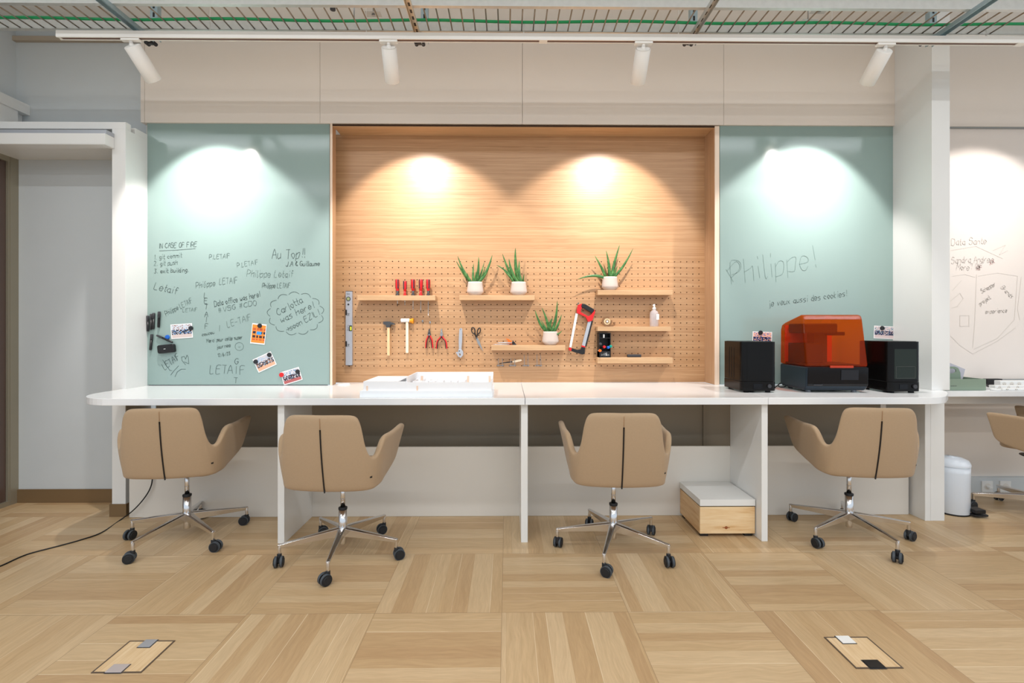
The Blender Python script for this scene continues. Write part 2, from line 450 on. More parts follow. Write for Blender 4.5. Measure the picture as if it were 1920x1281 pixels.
# wall behind the left passage
XL = X(35, Y_WALL)
b = MB(); b.box((XL - 0.4, Y_WALL, 0), (X(276, Y_BOARD), Y_WALL + 0.1, Z_CEIL)); struct(b.build('wall_back', M_WALL))
b = MB(); b.box((XL - 0.3, Y_WALL - 0.03, Z(75.5, Y_WALL - .03, 60)), (X(262, Y_WALL), Y_WALL - 0.0005, Z(67, Y_WALL - .03, 60))); struct(b.build('trim_9', mat('tan_ledge', rgb(178, 164, 146), .5)))
# wall that carries the glass boards and the upper lacquered panels
xs = [X(264, Y_PEL), X(600, Y_PEL), X(979.5, Y_PEL), X(1357, Y_PEL), X(1678, Y_PEL)]
zb = Z(232.5, Y_PEL)
b = MB()
b.box((xs[0] + 0.03, Y_PEL + 0.018, zb + 0.004), (xs[-1], Y_WALL, Z_CEIL))
for i in range(4):
    x0 = xs[i] + (0.03 if i == 0 else 0.0012); b.box((x0, Y_PEL, zb), (xs[i + 1] - 0.0012, Y_PEL + 0.017, Z_CEIL))
b.box((xs[0], Y_PEL - 0.002, zb), (xs[0] + 0.028, Y_WALL, Z_CEIL))
struct(b.build('wall_back_upper', M_PELMET))
xn0, xn1 = X(623.2, 3.69), X(1340, 3.69)       # niche opening
xp0, xp1 = X(619, 3.69), X(1348.5, 3.69)
b = MB()
b.box((X(276, Y_BOARD) - 0.02, Y_BOARD + 0.02, Z_TOP), (xp0 - 0.06, Y_WALL + 0.1, zb))
b.box((xp1 + 0.01, Y_BOARD + 0.02, Z_TOP), (X(1700, Y_BOARD), Y_WALL + 0.3, zb))
b.box((xp0 - 0.08, Y_PEG + 0.02, Z_TOP), (xp1 + 0.01, Y_PEG + 0.12, zb + 0.1))
struct(b.build('wall_back_lower', M_KICK))
b = MB(); b.box((X(242, Y_KICK), Y_BOARD + 0.03, 0.0), (X(1320, Y_BOARD), Y_BOARD + 0.05, Z_TOP - T_TOP - 0.001)); b.box((X(1325, Y_BOARD), Y_BOARD + 0.03, 0.0), (X(1704, Y_KICK), Y_BOARD + 0.05, Z_TOP - T_TOP - 0.001)); b.box((X(1320, Y_BOARD) + 0.001, Y_BOARD + 0.015, 0.0), (X(1325, Y_BOARD) - 0.001, Y_BOARD + 0.049, Z_TOP - T_TOP - 0.001))
b.box((X(235.5, 3.49) + 0.001, 3.4865, Z(838, Y_KICK) + 0.001), (X(235.5, 3.49) + 0.006, Y_BOARD + 0.029, Z_TOP - T_TOP - 0.001))
struct(b.build('wall_back_recess', M_TAUPE))
# left pillar and header
Yp = 3.49
b = MB(); b.box((X(210, Yp), Yp, 0.0), (X(235.5, Yp), Y_WALL, Z(245, Yp))); struct(b.build('trim_1', M_WHITE, bevel=0.001))
b = MB(); b.box((X(206.5, Yp), Yp - 0.008, 0), (X(238, Yp), Yp + 0.08, Z(945, Yp, 220))); struct(b.build('baseboard_pillar', M_BROWN))
b = MB()
b.box((XL - 0.4, Yp, Z(245, Yp)), (X(235.5, Yp), Yp + 0.05, Z(232, Yp)))
b.box((XL - 0.4, Yp + 0.05, Z(245, Yp)), (X(235.5, Yp) - 0.04, Yp + 0.09, Z(233.5, Yp)))
b.box((XL - 0.4, Yp + 0.09, Z(245, Yp)), (X(235.5, Yp), Y_WALL, Z(233.5, Yp)))
struct(b.build('trim_2', M_WHITE, bevel=0.001))
Yh = 3.41
b = MB()
b.box((XL - 0.3, Yh, Z(272.5, Yh)), (X(197, Yh), Yp - 0.001, Z(253, Yh)))
b.box((XL - 0.3, Yh - 0.002, Z(274, Yh)), (X(197.4, Yh), Yp - 0.001, Z(272.8, Yh)))
struct(b.build('trim_3', [M_WHITE], bevel=0.001))
b = MB(); b.box((XL - 0.3, Yh + 0.01, Z(252.6, Yh)), (X(197, Yh), Yp - 0.001, Z(245.5, Yh))); struct(b.build('trim_4', M_ALU))
b = MB(); b.box((XL - 0.3, Yp, 2.66), (X(210, Yp), Y_WALL, 2.74)); struct(b.build('trim_5', M_WHITE))
b = MB(); b.box((XL, Y_WALL - 0.012, 0), (X(210, Yp), Y_WALL, Z(917, Y_WALL, 120))); struct(b.build('baseboard_back', M_BROWN))
# left side wall with the dark door
b = MB(); b.box((XL - 0.3, 2.2, 2.66), (XL - 0.02, Y_WALL, Z_CEIL)); struct(b.build('wall_left', M_WALL))
b = MB(); yj = Y_WALL - 0.062
b.box((XL - 0.1, yj, 0.0), (XL, Y_WALL - 0.001, 2.66)); b.box((XL - 0.1, 2.2, 2.62), (XL - 0.002, yj - 0.0005, 2.66)); b.box((XL - 0.1, 2.2, 0.0), (XL - 0.002, yj - 0.0005, 0.035))
b.box((XL - 0.1, yj - 0.014, 0.035), (XL - 0.004, yj - 0.0005, 2.62))
fr = struct(b.build('door_1', M_JAMB))
b = MB(); b.box((XL - 0.09, 2.2, 0.036), (XL - 0.02, yj - 0.016, 2.619)); b.build('door_leaf', M_DBROWN, fr)
xbm = X(57, Y_WALL)
b = MB()
b.box((XL - 0.28, 2.2, 3.0), (xbm, Y_WALL - 0.002, 3.078)); b.box((XL - 0.28, 2.2, 2.83), (xbm - 0.06, Y_WALL - 0.002, 3.0)); b.box((xbm - 0.06, Y_WALL - 0.25, 2.83), (xbm - 0.015, Y_WALL - 0.08, 3.0))
struct(b.build('trim_6', M_WHITE))
b = MB(); b.box((xbm - 0.062, 2.2, 2.84), (xbm - 0.052, Y_WALL - 0.30, 2.96)); struct(b.build('window_1', M_PALEBLUE))

# right pillar
Yq = 3.36
xr0, xr1 = X(1747, Yq), X(1781, Yq)
b = MB(); b.box((xr0, Yq, Z_TOP + 0.0005), (xr1, 4.0, Z_CEIL))
struct(b.build('wall_right', M_WHITE, bevel=0.001))
# slanted reveal between the right pillar and the board (its left face)
# right bay wall
YR = 3.95
b = MB(); b.box((xr1 - 0.05, YR, 0), (7, YR + 0.1, Z_CEIL)); struct(b.build('wall_back_bay', M_PELMET))
b = MB()
zq = Z(237.5, 3.885, 1850)
b.box((xr1 + 0.002, 3.885, zq), (7, YR - 0.001, Z_CEIL)); struct(b.build('trim_7', M_PELMET))

# kickboard under the worktop (three bays)
zk = Z(838, Y_KICK)
b = MB()
for x0, x1 in ((X(242, Y_KICK), X(521, Y_KICK)), (X(523, Y_KICK), X(975.5, Y_KICK)), (X(977, Y_KICK), X(1371, Y_KICK)), (X(1439, Y_KICK), X(1704, Y_KICK))):
    b.box((x0 + 0.001, Y_KICK, 0.001), (x1 - 0.001, Y_KICK + 0.019, zk))
struct(b.build('baseboard_kick', M_KICK, bevel=0.001))

# ------------------------------------------------------------------ niche with peg board
b = MB()
zt0 = Z(236.5, 3.69)
PITCH = 0.0494
px0 = X(643.3, Y_PEG); pz0 = Z(686.5, Y_PEG, 700); NCOL = 59; NROW = 18
gx0 = px0 - PITCH / 2; gx1 = gx0 + NCOL * PITCH; gz0 = pz0 - PITCH / 2; gz1 = gz0 + NROW * PITCH
XA = xn0 - 0.06; XB = X(1326, Y_PEG); ZA = Z_TOP + 0.001; ZB = 2.905
b.box((XA, Y_PEG, gz1), (XB, Y_PEG + 0.018, ZB)); b.box((XA, Y_PEG, ZA), (XB, Y_PEG + 0.018, gz0))
b.box((XA, Y_PEG, gz0), (gx0, Y_PEG + 0.018, gz1)); b.box((gx1, Y_PEG, gz0), (XB, Y_PEG + 0.018, gz1))
hr = 0.0046
for i in range(NCOL):
    for j in range(NROW):
        cx = gx0 + (i + 0.5) * PITCH; cz = gz0 + (j + 0.5) * PITCH; h = PITCH / 2
        outer = [(cx + h, cz), (cx + h, cz + h), (cx, cz + h), (cx - h, cz + h), (cx - h, cz), (cx - h, cz - h), (cx, cz - h), (cx + h, cz - h)]
        inner = [(cx + hr * math.cos(PI * k / 4), cz + hr * math.sin(PI * k / 4)) for k in range(8)]
        vs = [(p[0], Y_PEG, p[1]) for p in outer] + [(p[0], Y_PEG, p[1]) for p in inner] + [(p[0], Y_PEG + 0.012, p[1]) for p in inner]
        fs = [(k, (k + 1) % 8, 8 + (k + 1) % 8, 8 + k) for k in range(8)] + [(8 + k, 8 + (k + 1) % 8, 16 + (k + 1) % 8, 16 + k) for k in range(8)]
        b.add(vs, fs)
pb = thing('pegboard', 'large oak veneer peg board lining the niche between the two green boards', 'pegboard', ((XA + XB) / 2, Y_PEG, ZA))
b.build('panel', M_OAK, pb)
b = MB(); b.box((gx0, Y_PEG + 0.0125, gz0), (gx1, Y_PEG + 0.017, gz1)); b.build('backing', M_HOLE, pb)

nf = thing('niche_frame', 'pale oak frame lining the opening around the peg board', 'frame', (0, 3.69, ZA))
b = MB(); b.box((xp0, 3.6885, ZA), (xn0, 3.693, Z(232.8, 3.69))); b.build('edge_band', M_EDGE, nf)
b = MB(); b.box((xn1, 3.688, ZA), (xp1, 3.693, Z(235, 3.69))); b.build('edge_band', M_EDGE, nf)
b = MB(); b.box((xp0 + 0.001, 3.6935, ZA), (xn0, 3.765, 2.905)); b.build('side_board', M_OAKV, nf)
b = MB(); b.box((xn1, 3.6935, ZA), (xp1 - 0.001, Y_PEG, 2.905)); b.build('side_board', M_OAKV, nf)
zs0 = zt0
b = MB(); b.box((xn0, 3.6888, zt0 - .0005), (xn1, 3.6995, zt0 + .006)); b.box((XA, Y_PEG - .0006, ZA), (XA + .001, Y_PEG - .0001, ZB)); b.box((XB - .004, Y_PEG - .0006, ZA), (XB, Y_PEG - .0001, ZB)); b.build('gap_shade_strip', M_HOLE, nf)  # solid dark strips painting the shade in the joints around the panel
b = MB(); b.box((xn0 + 0.0005, 3.70, zs0), (xn1 - .0005, Y_PEG, zs0 + 0.012)); b.box((xn0, 3.70, zs0 - 0.004), (xn1, 3.745, zs0)); b.build('top_board', M_SHELF, nf)

# ------------------------------------------------------------------ glass boards
def board(name, label, x0, x1, z0, z1, Y, m, cat):
    o = thing(name, label, cat, ((x0 + x1) / 2, Y, z0))
    b = MB(); b.box((x0, Y, z0), (x1, Y + 0.008, z1)); b.build('glass_pane' if 'glass' in name else 'board_face', m, o, bevel=0.0008)
    return o
B1 = board('glass_board', 'green glass writing board left of the peg board, covered in handwriting', X(276, Y_BOARD), X(618, Y_BOARD), Z_TOP + 0.004, Z(231.5, Y_BOARD, 400) , Y_BOARD, M_GLASSB, 'glass board')
b = MB(); b.box((X(280, Y_BOARD), Y_BOARD - 0.003, Z(723.5, Y_BOARD, 400)), (X(615, Y_BOARD), Y_BOARD - 0.0005, Z(722, Y_BOARD, 400))); b.build('bottom_rail', M_GREYP, B1)
B2 = board('glass_board', 'green glass writing board right of the peg board, behind the machines', X(1349.5, Y_BOARD), X(1677, Y_BOARD), Z_TOP + 0.004, Z(236, Y_BOARD, 1500), Y_BOARD, M_GLASSB, 'glass board')
YW = 3.90
B3 = board('whiteboard', 'white writing board in the right bay with a faint shield drawing', xr1 + 0.01, 6.5, Z(712, YW, 1850), Z(242, YW, 1850), YW, M_WB, 'whiteboard')
b = MB(); b.box((xr1 + 0.01, YW - 0.012, Z(242, YW, 1850)), (6.5, YW + 0.05, Z(239, YW, 1850))); b.build('top_rail', M_GREYT, B3)
b = MB(); b.box((xr1 + 0.01, YW - 0.03, Z(716, YW, 1850)), (6.5, YW + 0.05, Z(710.5, YW, 1850))); b.build('pen_tray', M_GREYT, B3)

# --- stroke lettering
FONT = {
'A':"023962 1555",'B':"020949584606 4655534202",'C':"5839180604133253",'D':"0209395854322202",'E':"59090252 0646",'F':"590902 0646",'G':"5839180604133253554535",
'H':"0209 5259 0656",'I':"2229",'J':"4943321203",'K':"0209 590552",'L':"090242",'M':"0209356962",'N':"02095259",'O':"290704224254573929",'P':"02093958563505",
'R':"02093958563505 3552",'S':"58391907164654421203",'T':"0959 3932",'U':"090412425459",'V':"093259",'W':"0912364269",'X':"0259 0952",'Y':"0935 593532",'Z':"09590252",
'a':"462604132243 46434252",'b':"0902 053646433202",'c':"452604132242",'d':"452604132243 494252",'e':"044445361604123243",'f':"48392822 1646",'g':"452604132243 46412000",
'h':"0902 05364642",'i':"1612 1819",'j':"262110 2829",'k':"0902 360432",'l':"191222",'m':"0602 05263532 35465552",'n':"0602 05264542",'o':"260504132232444526",
'p':"0600 052646443202",'r':"0602 042636",'s':"462605344332 3202",'t':"19132232 0636",'u':"0603122243 4642",'v':"062246",'w':"0612344256",'x':"0246 0642",'y':"0622 462200",
'z':"06460242",'0':"290704224254573929",'1':"172922",'2':"0819394702 0252",'3':"094926454322 2203",'6':"39160412324435 3515",'7':"095922",'!':"2924 2322",'.':"1213",
'#':"1219 3239 0545 0747",'-':"0545",'>':"0555 375533",'/':"0259",'&':"5204182938164254","'":"2927",'?':"0819393836 3433",
}
WID = {'I':3.5,'i':3,'l':3,'!':3,'.':3,' ':4.6,'t':4,'j':4,'M':8,'m':7,'W':8,'w':7,'f':5,'1':4}
def adv(c): return WID.get(c, 6.9 if c.isupper() or c.isdigit() or c == '#' else 5.9)
def text_strokes(txt, p0, p1, cap, jit=0.25):
    """baseline p0->p1 in pixels, cap height px"""
    tot = sum(adv(c) for c in txt) - 1
    p0 = Vector(p0); p1 = Vector(p1); d = (p1 - p0); L = d.length; d.normalize(); up = Vector((d.y, -d.x))
    if up.y > 0: up = -up
    kx = L / tot; ky = cap / 7.0; out = []; cx = 0
    for ch in txt:
        dy = random.uniform(-.3, .3); sl = random.uniform(0.05, 0.2)
        for st in FONT.get(ch, '').split():
            pts = []
            for i in range(0, len(st), 2):
                a = int(st[i]) + random.uniform(-jit, jit); c = int(st[i + 1]) - 2 + dy + random.uniform(-jit, jit)
                pts.append(p0 + d * (cx + a) * kx + up * c * ky + d * c * sl * ky)
            if len(pts) > 2: pts = [Vector((q.x, q.y)) for q in catmull([(p.x, p.y, 0) for p in pts], 3)]
            out.append(pts)
        cx += adv(ch)
    return out
def strokes_mesh(strokes, Y, w, name, m, parent):
    b = MB()
    for st in strokes:
        q = [P(p[0], p[1], Y - 0.0012) for p in st]
        for i in range(len(q) - 1):
            a, c = q[i], q[i + 1]; d = c - a
            if d.length < 1e-5: continue
            d.normalize(); n = Vector((-d.z, 0, d.x)) * w / 2
            e = d * w * 0.3
            b.add([a - e - n, a - e + n, c + e + n, c + e - n], [(0, 1, 2, 3)])
    return b.build(name, m, parent)
def crop(u, v): return (260 + u / 4.003, 420 + v / 4.003)
def T(txt, a, c, h): return [text_strokes(txt, crop(*a), crop(*c), h / 4.003)]
def L_(pts): return [[[crop(*p) for p in pts]]]
dark, mid, faint = [], [], []
dark += T('IN CASE OF FIRE', (150,182), (435,170), 36) + L_([(155,202),(290,196),(425,185)])
mid += T('1. git commit', (115,268), (325,250), 34) + T('2. git push', (115,315), (292,305), 34)
dark += T('3. exit building.', (115,372), (375,358), 32)
mid += T('P.LETAIF', (528,264), (685,255), 32)
faint += T('P.LETAIF', (740,327), (898,300), 32)
dark += T('Au Top!!', (1000,265), (1245,252), 70) + T('J.A & Guillaume', (1105,317), (1358,313), 34)
faint += T('Philippe Letaif', (810,395), (1155,400), 50)
dark += T('Letaif', (112,488), (285,528), 52)
mid += T('Philippe', (430,482), (575,462), 42) + T('LETAIF', (605,455), (742,442), 44) + T('Philippe LETAIF', (925,480), (1135,480), 36)
for ch, y in zip('LETAIF', (552, 598, 642, 697, 735, 785)): dark += T(ch + ' ', (480 + y * 0.02, y), (525 + y * 0.02, y), 38)
mid += T('Philippe LETAIF', (205,690), (405,588), 36)
faint += T('LETAIF', (330,660), (440,655), 25)
dark += T('Data office was here!', (570,622), (912,545), 40)
mid += T('#VSG #CDO', (600,665), (888,608), 36) + T('LE-TAIF', (668,775), (848,722), 46)
dark += T('Carlotta', (1045,690), (1235,585), 48) + T('was here!', (1070,742), (1318,628), 48) + T('>soon EZIL!', (1115,812), (1360,680), 42)
cl = []
for k in range(13):
    a0 = 2 * PI * k / 13 + 0.1; pts = []
    for j in range(7):
        a = a0 + 2 * PI / 13 * j / 7 * 0.95; bu = 1 + 0.10 * math.sin(PI * j / 6)
        pts.append(crop(1178 + 195 * bu * math.cos(a), 672 + 148 * bu * math.sin(a)))
    cl.append(pts)
dark += [cl]
faint += T('coucou', (475,842), (568,822), 24) + T('Merci pour cette super', (510,892), (780,862), 28)
mid += T('journee', (585,938), (690,922), 28) + T('12/6/23', (595,1000), (690,982), 24)
mid += [[[crop(755 + 32 * math.cos(a / 8 * PI), 920 + 30 * math.sin(a / 8 * PI)) for a in range(17)], [crop(748,922), crop(755,927), crop(764,920)]]]
dark += T('LETAIF', (195,1095), (312,1010), 46) + L_([(180,1020),(205,1062),(235,1100),(250,1102)])
dark += [[[crop(*p) for p in ((352,1058),(325,1025),(322,1000),(342,995),(352,1015),(362,985),(372,1000),(376,1050),(340,1035))]]]
dark += L_([(240,1135),(262,1105),(300,1065)]) + L_([(272,1148),(290,1110),(320,1090),(352,1090)])
dark += T('LETA', (535,1125), (702,1125), 62) + L_([(733,1068),(731,1125)]) + T('F', (760,1130), (802,1128), 62) + T('G ', (718,1052), (775,1052), 42) + T('T ', (712,1195), (770,1195), 42)
mid += L_([(608,760),(606,805)])
for grp, wd, ik in ((dark, 0.0030, M_INK), (mid, 0.0028, M_INK2), (faint, 0.0030, M_INK3)):
    for ph_ in grp: strokes_mesh(ph_, Y_BOARD, wd, 'handwriting', ik, B1)
s2 = text_strokes('Philippe!', (1372, 535), (1530, 500), 42) + text_strokes('p', (1370, 520), (1395, 500), 30)
strokes_mesh(s2, Y_BOARD, 0.003, 'handwriting', M_INK3, B2)
strokes_mesh(text_strokes('je veux aussi des cookies!', (1442, 575), (1588, 555), 11), Y_BOARD, 0.003, 'handwriting', M_INK2, B2)
s3 = text_strokes('Data Sante', (1784, 460), (1850, 457), 12) + text_strokes('Sandra Andrea', (1784, 494), (1862, 492), 12) + text_strokes("More? RF", (1793, 507), (1842, 507), 12)
s3 += text_strokes('Schepper', (1841, 550), (1868, 535), 8) + text_strokes('Brands', (1876, 540), (1896, 560), 8) + text_strokes('project', (1838, 574), (1858, 560), 8) + text_strokes('experience', (1848, 588), (1888, 586), 8)
s3 += [[(1831, 515), (1828, 600), (1824, 652)], [(1834, 518), (1870, 512), (1908, 518), (1902, 600), (1870, 635), (1826, 655)], [(1786, 518), (1810, 515), (1828, 520)], [(1782, 630), (1800, 648), (1824, 664), (1870, 640), (1904, 615)]]
s3 += [[(1782, 565), (1800, 550), (1806, 560), (1795, 575), (1784, 578)], [(1786, 545), (1803, 526)], [(1800, 592), (1817, 592), (1817, 612), (1800, 612), (1800, 592)], [(1862, 470), (1885, 460), (1874, 478), (1890, 470)]]
s3 += [[(1782, 470), (1830, 462), (1880, 485)], [(1915, 520), (1908, 580), (1912, 600)]]
strokes_mesh(s3, YW, 0.0030, 'handwriting', M_INKW, B3)
strokes_mesh(text_strokes('RF', (1832, 507), (1842, 506), 8) + text_strokes('XX', (1856, 497), (1866, 493), 7), YW, 0.004, 'handwriting', M_INKR, B3)

# ------------------------------------------------------------------ worktops
def arc(cx, cy, r, a0, a1, n=12): return [(cx + r * math.cos(R(a0 + (a1 - a0) * k / n)), cy + r * math.sin(R(a0 + (a1 - a0) * k / n))) for k in range(n + 1)]
xA = X(210, Yp); xB = X(235.5, Yp) + 0.001; xs1 = X(984.5, 3.0); xs2 = X(1440.5, 3.0)
yb = Y_BOARD - 0.004; yn = Y_PEG - 0.001
rN = xn0 + 0.002; rN1 = xn1 - 0.002
pts = arc(-2.46, 3.30, 0.30, 180, 270) + [(xs1 - 0.0015, 3.0), (xs1 - 0.0015, yn), (rN, yn), (rN, yb), (xB, yb), (xB, Yp - 0.001), (-2.76, Yp - 0.001)]
def worktop(label, pts):
    b = MB(); b.prism(pts, Z_TOP - T_TOP, Z_TOP); o = b.build('worktop', M_TOP, bevel=0.002)
    return tag(o, label, 'worktop', None)
worktop('long white worktop with rounded left end carrying the white building model', pts)
pts = [(xs1 + 0.0015, 3.0), (xs2 - 0.001, 3.0), (xs2 - 0.001, yb), (rN1, yb), (rN1, yn), (xs1 + 0.0015, yn)]
worktop('plain white worktop section in the middle, over the low pine box', pts)
pts = [(xs2 + 0.001, 3.0)] + arc(2.63, 3.30, 0.30, 270, 318) + [(2.96, 3.205), (3.03, 3.295), (3.068, 3.37), (3.08, 3.46), (3.08, yb), (xs2 + 0.001, yb)]
worktop('white worktop with rounded right end carrying the orange printer', pts)
# grommet and clutter near boards
b = MB(); b.lathe([(0.04, 0.0), (0.04, 0.006), (0.034, 0.009)], tuple(G(644, 721, Z_TOP)) , 24, 1.3, 1.0); tag(b.build('cable_grommet', M_SOCK), 'low white cable cover on the worktop below the spirit level', 'cable cover')

# desk side panels
def desk_panel(label, u0, u1, z1=Z_TOP - T_TOP - 0.0005):
    b = MB(); b.box((X(u0, 3.035), 3.035, 0.0), (X(u1, 3.035), Y_KICK - 0.001, z1)); return tag(b.build('upright_divider', M_WHITE, bevel=0.0015), label, 'desk panel')
desk_panel('white upright desk panel beside the second chair from the left', 520.5, 533)
desk_panel('white upright desk panel under the seam left of the third chair', 977, 989.5)
desk_panel('white upright desk panel touching the low pine box', 1428, 1439.5)
b = MB()
b.box((X(1734.5, 3.35), 3.35, 0), (X(1745, 3.35) - 0.001, Y_BOARD, Z_TOP - T_TOP - 0.0005)); b.box((X(1745, 3.35), 3.35, 0), (X(1771, 3.35), Y_BOARD, Z_TOP - T_TOP - 0.0005))
tag(b.build('upright_divider', M_WHITE, bevel=0.0015), 'thick white end panel between the right chair and the pedal bin', 'desk panel')

# ------------------------------------------------------------------ reveal face left of right pillar : pillar body
x0 = X(1677.5, Y_BOARD)
struct(MB().prism([(xr0 - 0.0005, Yq + 0.0005), (xr0 - 0.0005, 3.95), (x0, 3.95), (x0, Y_BOARD - 0.001)], Z_TOP + 0.0005, Z_CEIL).build('trim_8', M_WHITE))

# ------------------------------------------------------------------ chairs
def make_chair(label):
    t = local('office_chair', label, 'chair', (0, 0, 0), 'tan swivel chairs along the worktop')
    # (bottom xyz), (top xyz) columns, right half
    cols = [((0, -.236, .450), (0, -.300, .884)), ((.055, -.235, .450), (.05, -.299, .885)), ((.11, -.232, .451), (.10, -.296, .885)), ((.165, -.226, .452), (.150, -.290, .884)),
            ((.195, -.220, .453), (.180, -.284, .879)), ((.213, -.214, .454), (.197, -.277, .860)), ((.226, -.206, .455), (.205, -.268, .82)), ((.234, -.199, .456), (.214, -.258, .74)),
            ((.240, -.190, .457), (.226, -.244, .680)), ((.244, -.178, .459), (.240, -.230, .644)), ((.247, -.162, .461), (.262, -.207, .640)), ((.254, -.142, .464), (.279, -.188, .690)),
            ((.259, -.115, .468), (.290, -.165, .738)), ((.256, -.08, .476), (.297, -.124, .749)), ((.259, -.02, .492), (.303, -.03, .742)), ((.262, .05, .512), (.307, .05, .748)),
            ((.264, .105, .530), (.309, .12, .753)), ((.266, .135, .552), (.310, .176, .754)), ((.269, .150, .59), (.311, .187, .744))]
    full = [((-a[0], a[1], a[2]), (-c[0], c[1], c[2])) for a, c in cols[:0:-1]] + cols
    NV = 8; vs = []; fs = []
    for a, c in full:
        a = Vector(a); c = Vector(c)
        for k in range(NV + 1):
            s_ = k / NV; p = a.lerp(c, s_); p.y -= 0.010 * math.sin(PI * s_) * (1 if p.y < -0.1 else 0)
            vs.append(p)
    for i in range(len(full) - 1):
        for k in range(NV): fs.append((i * (NV + 1) + k, (i + 1) * (NV + 1) + k, (i + 1) * (NV + 1) + k + 1, i * (NV + 1) + k + 1))
    m = MB(); m.add(vs, fs, True)
    sh = m.build('backrest_shell', M_FAB, t)
    md = sh.modifiers.new('solidify', 'SOLIDIFY'); md.thickness = 0.034; md.offset = 0
    md = sh.modifiers.new('subsurf', 'SUBSURF'); md.levels = 1; md.render_levels = 2
    # seat
    m = MB(); m.prism(rrect(-.232, .232, -.215, .02, .06), .445, .505); m.build('seat', M_FAB, t, bevel=0.02, seg=4)
    m = MB(); m.prism(rrect(-.225, .225, -.18, .15, .06), .500, .555); m.build('seat_cushion', M_FAB, t, bevel=0.018, seg=4)
    # zip on the rear seam
    def rear(s_): return Vector((0, -.236 + (-.300 + .236) * s_ - 0.010 * math.sin(PI * s_) - 0.0178, .450 + .434 * s_))
    m = MB(); m.tube([rear(0.0 + 0.82 * k / 14) for k in range(15)], 0.0042, 6); m.build('zip', M_ZIP, t)
    m = MB(); m.tube([rear(0.83 + 0.13 * k / 4) for k in range(5)], 0.0016, 5); m.build('stitching', M_STITCH, t)
    m = MB(); m.box((.2405, -.2285, .528), (.2535, -.2245, .554), rot_z(R(45))); tg = m.build('label_tag', M_ZIP, t)
    # column
    m = MB(); m.cyl((0, 0, .27), (0, 0, .44), .0135, n=20); m.cyl((0, 0, .33), (0, 0, .334), .0142, n=20); m.build('gas_lift', M_CHROME, t)
    m = MB(); m.lathe([(.08, .43), (.09, .436), (.09, .44)], n=20); m.build('seat_plate', M_BLACK, t)
    m = MB(); m.lathe([(.0252, .268), (.026, .272), (.026, .280), (.020, .283)], n=24); m.build('collar', M_BLACK, t)
    m = MB(); m.lathe([(.0165, .062), (.0185, .064), (.0185, .10), (.021, .115), (.021, .13), (.0245, .135), (.0245, .268)], n=24); m.build('column', M_CHROME, t)
    for k in range(5):
        a = R(90 + 72 * k); d = Vector((math.cos(a), math.sin(a), 0)); s_ = Vector((-d.y, d.x, 0))
        m = MB(); ring = []
        for rr, zt, zb_, w in ((.012, .166, .108, .022), (.10, .155, .108, .018), (.22, .139, .105, .014), (.325, .124, .100, .0105), (.349, .122, .099, .0105)):
            ring.append([d * rr + s_ * (-w) + Vector((0, 0, zt - .004)), d * rr + s_ * (-w * .5) + Vector((0, 0, zt)), d * rr + s_ * (w * .5) + Vector((0, 0, zt)), d * rr + s_ * w + Vector((0, 0, zt - .004)),
                         d * rr + s_ * w * .55 + Vector((0, 0, zb_)), d * rr - s_ * w * .55 + Vector((0, 0, zb_))])
        vv = [p for r_ in ring for p in r_]; ff = []
        for i in range(4):
            for q in range(6): ff.append((i * 6 + q, i * 6 + (q + 1) % 6, (i + 1) * 6 + (q + 1) % 6, (i + 1) * 6 + q))
        ff += [list(range(6)), list(range(24, 30))]
        m.add(vv, ff)
        m.cyl(d * .342 + Vector((0, 0, .064)), d * .342 + Vector((0, 0, .117)), .0095, n=14)
        lg = m.build('leg', M_CHROME, t, bevel=0.0015)
        # caster
        ca = a + R([35, 150, 250, 80, 310][k]); cd = Vector((math.cos(ca), math.sin(ca), 0)); cs = Vector((-cd.y, cd.x, 0))
        c0 = d * .342 + cd * .016 + Vector((0, 0, .030))
        m = MB()
        for sg in (-1, 1): m.cyl(c0 + cs * sg * .006, c0 + cs * sg * .024, .0275, n=24); m.cyl(c0 + cs * sg * .024, c0 + cs * sg * .0275, .022, .019, n=20)
        m.cyl(c0 - cs * .008, c0 + cs * .008, .012, n=12)
        m.cyl(d * .342 + Vector((0, 0, .030)), d * .342 + Vector((0, 0, .068)), .0125, n=14); m.box(c0 + Vector((-.008, -.008, 0)), c0 + Vector((.008, .008, .030)))
        cst = m.build('caster', M_BLACKR, lg, bevel=0.001)
        m = MB()
        for sg in (-1, 1): m.cyl(c0 + cs * sg * .009, c0 + cs * sg * .021, .0298, n=28)
        m.build('wheel_tread', M_RUBG, lg, bevel=0.002)
    return t
CH = make_chair('tan fabric swivel chair at the left end of the worktop, black cord running behind it')
# (centre x, y, body angle, base angle)
def place_chair(t, x, y, body, base, dz=0.0):
    t.location = (x, y, 0); t.rotation_euler = (0, 0, 0)
    for ch in t.children:
        nm = ch.name.split('.')[0]
        if nm in ('leg', 'column'): ch.rotation_euler = (0, 0, R(base))
        else:
            ch.rotation_euler = (0, 0, R(body))
CHAIRS = []
def centre(pts):
    g = [G(*p) for p in pts]; return g
import itertools
def fit(pts):
    """least squares pentagon centre of radius .342 through some caster points"""
    g = [G(u, v, 0.0) for u, v in pts]
    cx = sum(p.x for p in g) / len(g); cy = sum(p.y for p in g) / len(g); rad = 0.352
    for _ in range(400):
        dx = dy = 0
        for p in g:
            d = math.hypot(p.x - cx, p.y - cy); e = (d - rad) / d; dx += (p.x - cx) * e; dy += (p.y - cy) * e
        cx += dx / len(g); cy += dy / len(g)
    c = sum(math.cos(5 * math.atan2(p.y - cy, p.x - cx)) for p in g); s = sum(math.sin(5 * math.atan2(p.y - cy, p.x - cx)) for p in g)
    return cx, cy, math.degrees(math.atan2(s, c) / 5)
